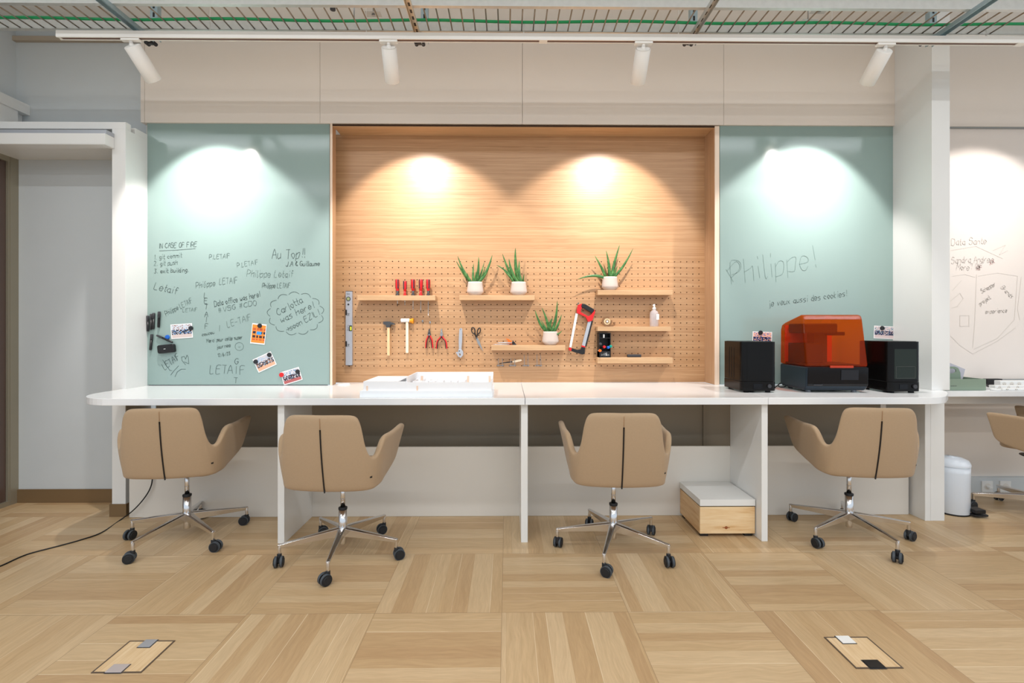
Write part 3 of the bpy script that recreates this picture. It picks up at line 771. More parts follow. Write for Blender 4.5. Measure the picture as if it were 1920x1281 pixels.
specs = [([(239, 1054), (242, 1012), (408, 1032), (465, 983)], 8, 'tan fabric swivel chair at the left end of the worktop, black cord running behind it'),
         ([(524, 1060), (620, 1096), (747, 1049), (720, 1000), (602, 1003)], -3, 'tan fabric swivel chair right of the left desk panel, below the white building model'),
         ([(1045, 1030), (1133, 1082), (1255, 1062), (1222, 1004), (1108, 986)], -2, 'tan fabric swivel chair left of the low pine box, seen square from behind'),
         ([(1480, 977), (1525, 1026), (1679, 1054), (1706, 1012)], -5, 'tan fabric swivel chair at the right end, in front of the orange printer')]
for i, (pts, body, lab) in enumerate(specs):
    c = CH if i == 0 else copy_tree(CH)
    c['label'] = lab; c['group'] = 'tan swivel chairs along the worktop'
    x, y, a = fit(pts)
    print('chair', i, round(x, 3), round(y, 3), round(a, 1))
    CHAIRS.append((c, x, y, body, a))
c5 = copy_tree(CH); c5['label'] = 'tan fabric swivel chair in the right bay beyond the pedal bin, cut by the frame'
CHAIRS.append((c5, 3.79, 3.41, 30, 151))
for c, x, y, body, a in CHAIRS: place_chair(c, x, y, body, a - 90)

# ------------------------------------------------------------------ wall shelves
YS0 = Y_PEG - 0.093
def shelf(label, u0, u1, v0, v1):
    a = P(u0, v0, YS0); c = P(u1, v1, YS0)
    b = MB(); b.box((a.x, YS0, c.z), (c.x, Y_PEG - 0.0005, a.z)); return tag(b.build('wall_shelf', M_SHELF, bevel=0.001), label, 'shelf', 'oak shelves on the peg board'), a.z
_, zS1 = shelf('oak shelf holding the red screwdrivers', 670, 816, 554, 563.2)
_, zS2 = shelf('oak shelf holding two potted aloes', 861, 1002.5, 553.6, 562.8)
_, zS3 = shelf('oak shelf holding one potted aloe beside orange cutters', 921, 1060, 647.5, 657.2)
_, zS4 = shelf('oak shelf topmost at the right, holding one potted aloe', 1120.5, 1261.5, 544, 553)
_, zS5 = shelf('oak shelf holding the tape dispenser and clear spray bottle', 1120.5, 1258, 612.5, 620.8)
_, zS6 = shelf('oak shelf lowest at the right, holding the marker organiser', 1120.5, 1261.5, 670.5, 681.5)

# ------------------------------------------------------------------ aloes
def leaf(b, p0, p1, w, bend, bulge=0.0, n=9):
    p0 = Vector(p0); p1 = Vector(p1); d = p1 - p0; side = Vector((-d.z, 0, d.x)).normalized()
    ctrl = [p0, p0.lerp(p1, .35) + side * bend + Vector((0, bulge, 0)), p0.lerp(p1, .7) + side * bend * .8 + Vector((0, bulge, 0)), p1]
    pts = catmull(ctrl, 4); m = len(pts); rr = []
    for i in range(m):
        s = i / (m - 1); rr.append(max(w * (0.85 + 0.3 * math.sin(min(1, s * 2.5) * PI / 2)) * (1 - s) ** 0.72, 0.0005))
    b.tube(pts, rr, 8, True, 0.4, (0, 1, 0))
def aloe(label, uc, ztop, pot_v, leaves, Yc=Y_PEG - 0.0495, w=0.0115):
    """uc centre px, leaves: list of (base du px, tip u, tip v, bend m, depth offset)"""
    x = X(uc, Yc); t = thing('potted_aloe', label, 'plant', (x, Yc, ztop), 'potted aloes on the shelves')
    r = 0.066
    b = MB(); b.lathe([(.040, 0), (.046, .004), (.0655, .026), (.0665, .032), (.0635, .05), (.0575, .095), (.0565, .108), (.0545, .108), (.0545, .098)], (x, Yc, ztop), 40, sx=1.0, sy=0.74)
    b.build('plant_pot', M_POT, t)
    b = MB(); b.lathe([(.053, .096), (.053, .100)], (x, Yc, ztop), 24, sy=.74); b.build('soil', M_SOIL, t)
    for du, tu, tv, bend, dy, ww in leaves:
        base = Vector((x + du / 237., Yc + random.uniform(-.012, .012), ztop + .098))
        tip = P(tu, tv, Yc + dy)
        b = MB(); leaf(b, base, tip, w * ww, bend); b.build('leaf', M_LEAF, t)
aloe('potted aloe on the left of the shelf holding two, leaves in a wide V', 891, zS2, 0,
     [(-6, 858, 480, .012, -.03, 1.1), (-8, 855, 489, .006, -.035, .9), (6, 923, 478, -.016, -.01, 1.2), (2, 897.5, 482, -.006, -.02, 1.2), (-3, 888, 494, .004, 0, .9), (-7, 876, 512, .006, -.03, .9), (4, 908, 492, -.004, .01, .8), (7, 910, 500, -.004, -.03, .7), (0, 893, 508, 0, -.035, .9)])
aloe('potted aloe on the right of the shelf holding two, with a tall spear leaf', 972.5, zS2, 0,
     [(-3, 942, 476, .012, -.02, 1.2), (-8, 931, 497, -.020, -.03, 1.0), (2, 966.5, 465, .014, -.02, 1.5), (-1, 954, 485, .014, -.035, 1.3), (6, 974, 489, .012, 0, 1.2), (-8, 945, 508, -.006, -.03, 1.0), (9, 983, 513, .004, -.03, .6), (4, 969, 505, .01, -.03, 1.1)])
aloe('potted aloe beside the red hacksaw on the low middle shelf', 1032, zS3, 0,
     [(-6, 1003, 581, .014, -.03, 1.1), (-2, 1016, 577, -.008, -.02, 1.1), (2, 1045, 564, -.012, -.02, 1.2), (0, 1036, 596, .012, -.035, 1.5), (6, 1053, 590, -.006, -.02, 1.0), (2, 1054, 620, -.02, -.04, .9), (4, 1030, 603, .008, -.03, 1.3), (-4, 1014, 600, 0, 0, .8)])
aloe('potted aloe on the topmost right shelf, one leaf reaching far left', 1143.5, zS4, 0,
     [(-6, 1115, 479, -.004, -.02, 1.1), (-8, 1083, 524, -.022, -.03, 1.1), (-1, 1136.5, 470, -.008, -.02, 1.2), (3, 1162, 459, .006, -.02, 1.2), (6, 1187, 466, -.012, -.03, 1.0), (2, 1140, 488, .004, -.035, 1.3), (7, 1158, 499, .004, -.03, .8), (-6, 1128, 498, .008, -.03, .9)])

# ------------------------------------------------------------------ tools
YT = Y_PEG - 0.02
def hook(uc, v, parent_label=None): pass
# screwdrivers
sd = [(745.2, 524, 553, 574.5, 1.0, 0, M_BLACK), (759.2, 527, 553, 572, .92, 1, M_STEEL), (774.5, 524, 553, 580.5, 1.05, 0, M_STEEL), (789, 524, 553, 587, 1.05, 1, M_BLACK), (803, 524, 553, 592, 1.0, 0, M_STEEL)]
names = ['leftmost of the five, shaft just clearing the shelf', 'second from the left, shortest with grey grip', 'middle one of the five', 'fourth from the left, dark upper grip', 'rightmost of the five, with the longest shaft']
for (u, v0, v1, v2, k, gr, tipm), nm in zip(sd, names):
    Yc = Y_PEG - 0.05; x = X(u, Yc); zt = Z(v0, Yc, u); zs = zS1; zb2 = Z(v2, Yc, u)
    t = thing('screwdriver', 'red handled screwdriver standing in the shelf, ' + nm, 'screwdriver', (x, Yc, zs), 'screwdrivers in the shelf')
    h = zt - zs
    b = MB(); b.lathe([(.010 * k, h * .30), (.0135 * k, h * .42), (.0165 * k, h * .6), (.0165 * k, h * .8), (.0155 * k, h * .97), (.012 * k, h)], (x, Yc, zs), 10); b.build('handle', M_RED, t, bevel=0.001)
    b = MB(); 
    for a in range(3):
        an = R(a * 120 + (90 if gr else 30)); b.box((-.0045, -.0045, h * .45), (.0045, .0045, h * .99), rot_z(an), (0, 0, 0)); 
        for q in range(len(b.v) - 8, len(b.v)): b.v[q] = b.v[q] + Vector((x + math.sin(an) * .0125 * k, Yc - abs(math.cos(an)) * .0125 * k, zs))
    b.build('grip_insert', M_GREYP, t)
    b = MB(); b.lathe([(.0145 * k, 0.0005), (.0145 * k, h * .06), (.0085 * k, h * .16), (.0095 * k, h * .30)], (x, Yc, zs), 12); b.build('ferrule', M_RED if gr else M_GREYP, t)
    b = MB(); b.cyl((x, Yc, zb2 + .02), (x, Yc, zs + .01), .0033, n=10); b.build('shaft', M_STEEL, t)
    b = MB(); b.cyl((x, Yc, zb2), (x, Yc, zb2 + .02), .0025, .0035, n=8); b.build('tip', tipm, t)
# spirit level
a = P(648, 546.5, Y_PEG - .026); c = P(660, 685, Y_PEG - .026)
t = thing('spirit_level', 'silver aluminium spirit level hanging upright at the left edge of the peg board', 'spirit level', ((a.x + c.x) / 2, Y_PEG, c.z))
b = MB(); b.box((a.x, Y_PEG - .026, c.z), (c.x, Y_PEG - .002, a.z)); b.build('body', M_ALU, t, bevel=0.001)
b = MB(); b.box((a.x - .0005, Y_PEG - .0265, c.z - .002), (c.x + .0005, Y_PEG - .0015, c.z)); b.box((a.x - .0005, Y_PEG - .0265, a.z), (c.x + .0005, Y_PEG - .0015, a.z + .003)); b.build('end_cap', M_BLACK, t)
q = P(653.2, 560.5, Y_PEG - .027); b = MB(); b.cyl(q, q + Vector((0, -.002, 0)), .0175, n=24); b.build('vial_ring', M_GREYP, t)
b = MB(); b.cyl(q + Vector((0, -.002, 0)), q + Vector((0, -.003, 0)), .012, n=20); b.build('vial', mat('vial_green', rgb(150, 160, 110), .2), t)
q = P(653.2, 571, Y_PEG - .027); b = MB(); b.cyl(q, q + Vector((0, -.001, 0)), .007, n=16); b.build('hang_hole', M_BLACK, t)
for v0, v1 in ((581, 591), (640, 650)):
    q0 = P(647.6, v0, Y_PEG - .027); q1 = P(650.5, v1, Y_PEG - .027); b = MB(); b.box((q0.x, Y_PEG - .0275, q1.z), (q1.x, Y_PEG - .026, q0.z)); b.build('grip_slot', M_BLACK, t)
q0 = P(655, 610.5, Y_PEG - .027); q1 = P(659.8, 621, Y_PEG - .027); b = MB(); b.box((q0.x, Y_PEG - .0275, q1.z), (q1.x, Y_PEG - .0262, q0.z)); b.build('vial_window', M_BLACK, t)
q0 = P(656.5, 612.5, Y_PEG - .027); q1 = P(659.2, 619.5, Y_PEG - .027); b = MB(); b.box((q0.x, Y_PEG - .0283, q1.z), (q1.x, Y_PEG - .0275, q0.z)); b.build('vial', mat('vial_yellow', rgb(214, 226, 60), .2), t)
st = text_strokes('SG', (650, 553), (656, 553), 3, 0) + text_strokes('cmc', (649.5, 592), (655.5, 592), 8, 0) + text_strokes('Stab', (650.5, 620), (656.5, 620), 10, 0) + text_strokes('cmc', (649.5, 650), (655.5, 650), 8, 0)
strokes_mesh(st, Y_PEG - .0262, 0.0012, 'marking', M_GREYP, t)

# hammers
def wedge_peg(t, x, z, Y0, n=1):
    for dx in (-.011, .011):
        b = MB(); b.tube([(x + dx, Y_PEG, z), (x + dx, Y0 + .004, z), (x + dx, Y0, z + .006)], .002, 6); b.build('peg_hook', M_STEEL, t)
q = P(728.5, 606, YT); z0 = Z(667, YT)
t = thing('hammer', 'hammer with black iron head hanging on the peg board', 'hammer', (q.x, YT, z0))
b = MB(); b.box((q.x - .0115, YT - .008, z0), (q.x + .0115, YT + .008, q.z)); b.build('handle', M_HANDLE, t, bevel=.004, seg=3)
b = MB(); b.prism([(X(719, YT), q.z + .012), (X(730, YT), q.z + .013), (X(741, YT), q.z - .006), (X(741, YT), q.z - .012), (X(733, YT), q.z - .013), (X(731.5, YT), q.z - .034), (X(724.5, YT), q.z - .034), (X(724, YT), q.z - .014), (X(719, YT), q.z - .010)], YT - .012, YT + .012, 1); b.build('head', M_IRON, t, bevel=.0015)
wedge_peg(t, q.x, q.z - .02, YT - .012)
q = P(763.5, 601, YT); z0 = Z(662, YT)
t = thing('mallet', 'soft mallet with white and amber faces hanging beside the hammer', 'mallet', (q.x, YT, z0))
b = MB(); b.box((q.x - .0112, YT - .008, z0), (q.x + .0112, YT + .008, q.z)); b.build('handle', M_PALEH, t, bevel=.004, seg=3)
b = MB(); b.cyl((X(752, YT), YT, q.z), (X(768, YT), YT, q.z), .015, n=20); b.build('head', M_SOCK, t, bevel=.001)
b = MB(); b.cyl((X(768, YT) + .0002, YT, q.z - .003), (X(772, YT), YT, q.z - .003), .016, n=20); b.cyl((X(772, YT) , YT, q.z - .004), (X(775.5, YT), YT, q.z - .004), .021, n=20); b.build('amber_face', M_AMBER, t, bevel=.001)
wedge_peg(t, q.x, q.z - .02, YT - .015)

# pliers
def pliers(name, label, cat, u, vtop, vj, vbot, spread, blacktip):
    Yc = YT; cx = X(u, Yc); zt = Z(vtop, Yc); zj = Z(vj, Yc); zb_ = Z(vbot, Yc); s = spread / 235.
    t = thing(name, label, cat, (cx, Yc, zb_), 'red handled pliers on the peg board')
    b = MB(); b.prism([(cx - .003, zt), (cx + .003, zt), (cx + .011, zj + .012), (cx + .012, zj), (cx + .006, zj - .012), (cx - .006, zj - .012), (cx - .012, zj), (cx - .011, zj + .012)], Yc - .006, Yc + .006, 1); b.build('jaws', M_IRON if blacktip else M_STEEL, t, bevel=.002)
    b = MB(); b.cyl((cx, Yc - .0085, zj), (cx, Yc + .0085, zj), .006, n=16); b.build('pivot', M_STEEL, t)
    for sg in (-1, 1):
        pts = catmull([(cx + sg * .005, Yc, zj - .006), (cx + sg * .012, Yc, zj - .022), (cx + sg * s * .82, Yc, (zj + zb_) / 2 + .004), (cx + sg * s, Yc, zb_)], 5)
        n = len(pts)
        b = MB(); b.tube(pts, [.0062 + .001 * math.sin(PI * i / n) for i in range(n)], 8); b.build('handle', M_RED, t)
        inn = [p + Vector((-sg * .0042, -.0025, 0)) for p in pts]
        b = MB(); b.tube(inn, .0046, 8); b.build('grip_strip', M_BLACK, t)
    b = MB(); b.tube([(cx, Y_PEG, zj + .02), (cx, Yc - .008, zj + .02), (cx, Yc - .012, zj + .028)], .002, 6); b.build('peg_hook', M_STEEL, t)
    return t
pliers('pliers', 'narrow red and black long nosed pliers, left of the pair on the peg board', 'pliers', 804.8, 617, 628, 653, 6.3, True)
pliers('pliers', 'wide open red and black cutting pliers, right of the pair on the peg board', 'pliers', 828, 616.5, 629, 654, 9.5, False)

# adjustable wrench
t = thing('adjustable_wrench', 'chrome adjustable wrench hanging jaws down left of the scissors', 'wrench', (X(862, YT), YT, Z(671, YT)))
def pp(u, v): q = P(u, v, YT); return (q.x, q.z)
b = MB(); b.prism([pp(861.2, 618), pp(862.6, 615.6), pp(865.6, 615.4), pp(867, 618), pp(866.6, 640), pp(865.3, 656), pp(860.6, 656), pp(860.0, 640)], YT - .004, YT + .004, 1); b.build('handle', M_ALU, t, bevel=.0015)
b = MB(); b.prism([pp(859.8, 655), pp(866, 655.5), pp(868.5, 660), pp(868.5, 666), pp(864.5, 671), pp(861.5, 670), pp(864, 664.5), pp(862, 662.5), pp(857.5, 664)], YT - .006, YT + .006, 1); b.build('fixed_jaw', M_ALU, t, bevel=.002)
b = MB(); b.prism([pp(854.5, 660.5), pp(857.5, 660), pp(860.5, 662.5), pp(862.5, 668.5), pp(860.5, 670), pp(857.5, 666)], YT - .0045, YT + .0045, 1); b.build('sliding_jaw', M_ALU, t, bevel=.001)
q = P(861.2, 658.3, YT - .006); b = MB(); b.cyl(q + Vector((-.004, .002, 0)), q + Vector((.004, .002, 0)), .0045, n=12); b.build('worm_screw', M_IRON, t)
q = P(863.8, 617.5, YT); b = MB(); b.tube([(q.x, Y_PEG, q.z), (q.x, YT - .008, q.z), (q.x, YT - .011, q.z + .006)], .002, 6); b.build('peg_hook', M_IRON, t)
# scissors
t = thing('scissors', 'black handled scissors hanging point down on the peg board', 'scissors', (X(895, YT), YT, Z(658, YT)))
def ring(b, uc, vc, ru, rv, tilt, r):
    c = P(uc, vc, YT); pts = []
    for k in range(21):
        a = 2 * PI * k / 20; e = Vector((ru / 235 * math.cos(a), 0, rv / 235 * math.sin(a))); e = rot_y(R(tilt)) @ e; pts.append(c + e)
    b.tube(pts, r, 8, False)
b = MB(); ring(b, 887.3, 620, 3.1, 6.0, -12, .0042); b.tube([P(889.5, 625, YT), P(892, 630, YT), P(893.5, 635, YT)], .0055, 8); b.build('handle', M_BLACK, t)
b = MB(); ring(b, 898, 620.5, 2.7, 5.4, 14, .0042); b.tube([P(896.5, 625, YT - .004), P(894.5, 630, YT - .004), P(893, 635, YT - .004)], .0055, 8); b.build('handle', M_BLACK, t)
b = MB(); b.prism([pp(891.5, 633), pp(894.8, 632.5), pp(898, 640), pp(905.8, 658.8), pp(895.5, 644)], YT - .003, YT - .001, 1); b.build('blade', M_STEEL, t)
b = MB(); b.prism([pp(892.5, 634), pp(895.5, 633), pp(899.5, 641), pp(905.8, 658.8), pp(897.5, 644)], YT - .0006, YT + .0014, 1); b.build('blade', M_STEEL, t)
q = P(893.8, 635.5, YT - .005); b = MB(); b.cyl(q, q + Vector((0, .006, 0)), .0035, n=12); b.build('pivot', M_STEEL, t)
q = P(890, 616, YT); b = MB(); b.tube([(q.x, Y_PEG, q.z), (q.x, YT - .01, q.z)], .002, 6); b.build('peg_hook', M_IRON, t)
# empty hooks above pliers
for u, v, l in ((792.5, 603.5, 'small empty steel peg hook right of the mallet'), (806.5, 606, 'thin empty steel hook above the narrow pliers')):
    q = P(u, v, Y_PEG); b = MB(); b.tube([(q.x, Y_PEG - .001, q.z), (q.x, Y_PEG - .03, q.z), (q.x, Y_PEG - .034, q.z + .012)], .0025, 6); b.box((q.x - .006, Y_PEG - .004, q.z - .004), (q.x + .006, Y_PEG - .001, q.z + .014))
    tag(b.build('peg_hook', M_STEEL), l, 'hook', 'empty hooks')

# hacksaw
t = thing('hacksaw', 'red framed hacksaw with black grip hanging upside down on the peg board', 'hacksaw', (X(1085, YT), YT, Z(664, YT)))
YH = Y_PEG - 0.03
def ph(u, v): q = P(u, v, YH); return (q.x, q.z)
def H2(u, v, s=4.269): return ph(860 + u / s, 440 + v / s)
b = MB(); b.prism([H2(945, 600), H2(955, 562), H2(985, 552), H2(995, 575), H2(978, 600), H2(975, 620), H2(1038, 655), H2(1062, 640), H2(1068, 622), H2(1088, 600), H2(1090, 625), H2(1068, 690), H2(1035, 700), H2(1015, 660), H2(945, 628)], YH - .011, YH + .011, 1); b.build('handle_frame', M_RED, t, bevel=.002)
b = MB(); b.prism([H2(985, 552), H2(1010, 556), H2(1082, 598), H2(1084, 612), H2(1062, 634), H2(1052, 622), H2(1000, 590), H2(985, 590), H2(978, 575)], YH - .014, YH + .014, 1); b.build('grip', M_BLACK, t, bevel=.005, seg=3)
b = MB(); b.prism([H2(1036, 690), H2(1070, 690), H2(1012, 896), H2(985, 890)], YH - .006, YH + .006, 1); b.build('back_bar', M_ALU, t, bevel=.001)
b = MB(); b.prism([H2(1062, 690), H2(1074, 690), H2(1020, 898), H2(1010, 896)], YH - .007, YH + .007, 1); b.build('bar_edge', M_BLACK, t)
b = MB(); b.prism([H2(936, 630), H2(954, 634), H2(902, 905), H2(885, 900)], YH - .002, YH + .001, 1); b.build('blade', M_SOCK, t)
b = MB(); b.prism([H2(880, 905), H2(905, 908), H2(950, 922), H2(975, 918), H2(985, 895), H2(1012, 898), H2(1008, 955), H2(990, 960), H2(935, 945), H2(880, 925)], YH - .009, YH + .009, 1); b.build('front_frame', M_BLACK, t, bevel=.002)
b = MB(); b.prism([H2(880, 904), H2(903, 908), H2(900, 930), H2(880, 925)], YH - .010, YH + .010, 1); b.prism([H2(984, 886), H2(1012, 894), H2(1010, 904), H2(982, 898)], YH - .0105, YH + .0105, 1); b.build('clamp', M_RED, t)
q = Vector((H2(955, 555)[0], YH, H2(955, 555)[1])); b = MB(); b.cyl(q + Vector((0, -.014, 0)), q + Vector((0, .014, 0)), .005, n=12); b.cyl(q + Vector((-.004, -.016, .004)), q + Vector((.004, -.016, .008)), .005, n=10); b.build('wing_nut', M_STEEL, t)

# hooks with a brush below low shelf
def H2v(u, v, Y): return P(860 + u / 4.269, 440 + v / 4.269, Y)
for u0, u1, vt, l in ((318, 350, 990, 'first double hook from the left under the low middle shelf, short prongs'), (417, 448, 990, 'second double hook from the left under the low middle shelf, short prongs'), (524, 554, 960, 'third double hook from the left under the low middle shelf, long prongs'), (625, 655, 958, 'fourth double hook under the low middle shelf, long prongs')):
    b = MB()
    for u in (u0, u1):
        a = H2v(u, 1048, Y_PEG - .004); c = H2v(u, vt, Y_PEG - .05)
        b.tube([(a.x, Y_PEG - .001, a.z), (a.x, Y_PEG - .045, a.z - .004), (a.x, Y_PEG - .052, a.z + .004), (c.x, Y_PEG - .054, c.z)], .0022, 8)
    a = H2v(u0 - 12, 1052, Y_PEG - .006); c = H2v(u1 + 12, 1045, Y_PEG - .006); b.box((a.x, Y_PEG - .008, a.z), (c.x, Y_PEG - .001, c.z))
    tag(b.build('double_hook', M_CLIP), l, 'hook', 'double hooks under the low shelf')
t = thing('wooden_file', 'file with dark blade and pale wooden handle lying across two double hooks', 'file', tuple(H2v(420, 1020, Y_PEG - .03)))
b = MB(); a = H2v(325, 1032, Y_PEG - .03); c = H2v(430, 1018, Y_PEG - .03); d = H2v(505, 1004, Y_PEG - .03)
b.tube([a, c], [.003, .006], 6); b.build('blade', M_IRON, t)
b = MB(); b.tube([c, c.lerp(d, .3), c.lerp(d, .8), d], [.006, .0095, .009, .006], 10); b.build('handle', M_PALEH, t)
# cutters on low shelf
def lying(name, label, cat, u0, u1, v, r, m, cap=None, cu=None):
    a = P(u0, v, Y_PEG - .055); c = P(u1, v, Y_PEG - .05)
    t = thing(name, label, cat, tuple((a + c) / 2))
    b = MB(); b.tube([a, a.lerp(c, .25), c], [r * .4, r, r], 8); b.build('barrel', m, t)
    if cap: b = MB(); b.tube([c, c + (c - a) * .18], [r * 1.05, r * .7], 8); b.build('end_piece', cap, t)
z3 = zS3
lying('steel_scriber', 'slim steel scriber lying at the left end of the low middle shelf', 'scriber', 924, 955, 646.0, .0035, M_ALU, M_IRON)
lying('craft_knife', 'silver craft knife lying behind the slim scriber', 'knife', 932, 960, 643.0, .0045, M_ALU, M_BLACK)
t = thing('utility_cutter', 'orange utility cutter leaning on the craft knives', 'cutter', tuple(P(954, 647.4, Y_PEG - .045)))
b = MB(); b.prism([H2(388, 884), H2(395, 850), H2(375, 830), H2(405, 838), H2(425, 855), H2(430, 884)], Y_PEG - .05, Y_PEG - .036, 1); b.build('body', M_ORANGE, t, bevel=.002)
b = MB(); b.prism([H2(428, 884), H2(430, 850), H2(436, 848), H2(462, 880), H2(460, 886)], Y_PEG - .047, Y_PEG - .039, 1); b.build('slider', M_GREYP, t)
# tape dispenser
t = thing('tape_dispenser', 'brown translucent tape dispenser on the shelf above the marker organiser', 'tape dispenser', (X(1139, Y_PEG - .05), Y_PEG - .05, zS5))
YD = Y_PEG - .05
c = P(1138, 602.5, YD); c.z = zS5 + .041
b = MB()
prof = [(.040 * math.cos(R(a)), .040 * math.sin(R(a))) for a in range(-250, -19, 10)]
outer = [(c.x + p[0], c.z + p[1]) for p in prof] + [(c.x + .052, c.z - .036), (c.x + .058, c.z - .012), (c.x + .064, c.z - .014), (c.x + .062, c.z - .041), (c.x - .005, c.z - .041)]
pts3 = [(c.x + .040 * math.cos(R(a)), c.z + .040 * math.sin(R(a))) for a in range(60, 331, 15)] + [(c.x + .056, c.z - .022), (c.x + .058, c.z - .006), (c.x + .065, c.z - .008), (c.x + .063, c.z - .033), (c.x + .045, c.z - .0405), (c.x, c.z - .0405)]
ring_out = [(c.x + .040 * math.cos(R(a)), c.z + .040 * math.sin(R(a))) for a in range(0, 360, 15)]; ring_in = [(c.x + .027 * math.cos(R(a)), c.z + .027 * math.sin(R(a))) for a in range(0, 360, 15)]
for k in range(24):
    if 1 <= k <= 3: continue
    k2 = (k + 1) % 24; b.prism([ring_out[k], ring_out[k2], ring_in[k2], ring_in[k]], YD - .011, YD + .011, 1)
b.prism([(c.x, c.z - .0405), (c.x + .045, c.z - .0405), (c.x + .063, c.z - .030), (c.x + .065, c.z - .006), (c.x + .057, c.z - .006), (c.x + .052, c.z - .024), (c.x + .03, c.z - .028)], YD - .011, YD + .011, 1)
b.build('dispenser_body', M_TAPEC, t)
b = MB(); b.cyl((c.x, YD - .009, c.z), (c.x, YD + .009, c.z), .026, n=28); b.build('tape_roll', mat('tape_roll_beige', rgb(214, 190, 150), .35), t)
b = MB(); b.cyl((c.x, YD - .0112, c.z), (c.x, YD - .009, c.z), .014, n=24); b.build('core', M_TAPEC, t)
b = MB(); b.cyl((c.x, YD - .013, c.z), (c.x, YD - .0112, c.z), .008, n=20); b.build('hub', M_SOCK, t)
# spray bottle
x = X(1226.5, YD); t = thing('spray_bottle', 'clear plastic spray bottle with white pump on the middle right shelf', 'bottle', (x, YD, zS5))
b = MB(); b.lathe([(.026, 0), (.034, .003), (.034, .10), (.030, .118), (.015, .130), (.013, .136)], (x, YD, zS5), 28); b.build('bottle', M_CLEAR, t)
b = MB(); b.lathe([(.0135, .136), (.0135, .150), (.008, .153), (.007, .172), (.0085, .174), (.006, .180)], (x, YD, zS5), 20); b.box((x - .012, YD - .012, zS5 + .165), (x + .003, YD + .004, zS5 + .174)); b.build('pump', M_SOCK, t)
b = MB(); b.box((x + .006, YD - .0345, zS5 + .055), (x + .030, YD - .0325, zS5 + .098), rot_z(R(18))); b.build('label', M_SOCK, t)
# marker organiser
Yo0 = Y_PEG - .088
a = P(1123.5, 624.5, Yo0); c = P(1145, 672, Yo0)
t = thing('marker_organiser', 'tall black open marker organiser standing on the lowest right shelf', 'organiser', ((a.x + c.x) / 2, Yo0, zS6))
x0, x1 = a.x, c.x; zt = a.z; z0 = zS6 + .0005
b = MB()
b.box((x0, Yo0, z0), (x0 + .004, Y_PEG - .002, zt)); b.box((x1 - .004, Yo0, z0), (x1, Y_PEG - .002, zt)); b.box((x0, Y_PEG - .006, z0), (x1, Y_PEG - .002, zt)); b.box((x0, Yo0, z0), (x1, Y_PEG - .002, z0 + .05)); b.box((x0, Yo0, zt - .004), (x1, Y_PEG - .002, zt))
b.box((x0, Yo0, z0 + .085), (x1, Y_PEG - .002, z0 + .089)); b.box((x0, Yo0, z0 + .150), (x1, Y_PEG - .002, z0 + .154))
b.build('case', M_BLACK, t, bevel=.0008)
strokes_mesh(text_strokes('eddine', (1127.5, 667), (1143, 667), 5, .1), Yo0, .0028, 'lettering', M_SOCK, t)
q = P(1131, 630, Yo0 + .03); b = MB(); b.box((q.x - .004, Yo0 + .004, q.z - .018), (q.x - .001, Yo0 + .02, q.z + .012)); b.box((q.x + .002, Yo0 + .004, q.z - .018), (q.x + .005, Yo0 + .02, q.z + .012)); b.build('white_refill', M_SOCK, t)
for u, v, m, nm in ((1133.5, 650.5, M_RED, 'red'), (1141, 651.5, M_BLUE, 'blue'), (1145.5, 649.5, mat('teal_plastic', rgb(0, 150, 130), .35), 'green'), (1125.5, 657.5, M_ORANGE, 'orange'), (1126.2, 645, M_GREYP, 'dark grey')):
    q = P(u, v, Yo0 - .02); t2 = thing('marker', nm + ' capped marker poking out of the black organiser', 'marker', tuple(q), 'markers in the organiser')
    b = MB(); b.cyl(q + Vector((0, -.012, 0)), q + Vector((0, .012, -.001)), .0085, .0095, n=16); b.build('cap', m, t2, bevel=.002)
    b = MB(); b.cyl(q + Vector((0, .0122, -.001)), q + Vector((0, .065, -.003)), .0075, n=14); b.build('barrel', M_SOCK, t2)
a = P(1176, 665.5, YD); c = P(1201.5, 671, YD); b = MB(); b.box((a.x, YD - .015, zS6 + .0005), (c.x, YD + .015, zS6 + .022)); tag(b.build('board_eraser', M_GREYP, bevel=.003), 'small dark grey block eraser on the lowest right shelf', 'eraser')

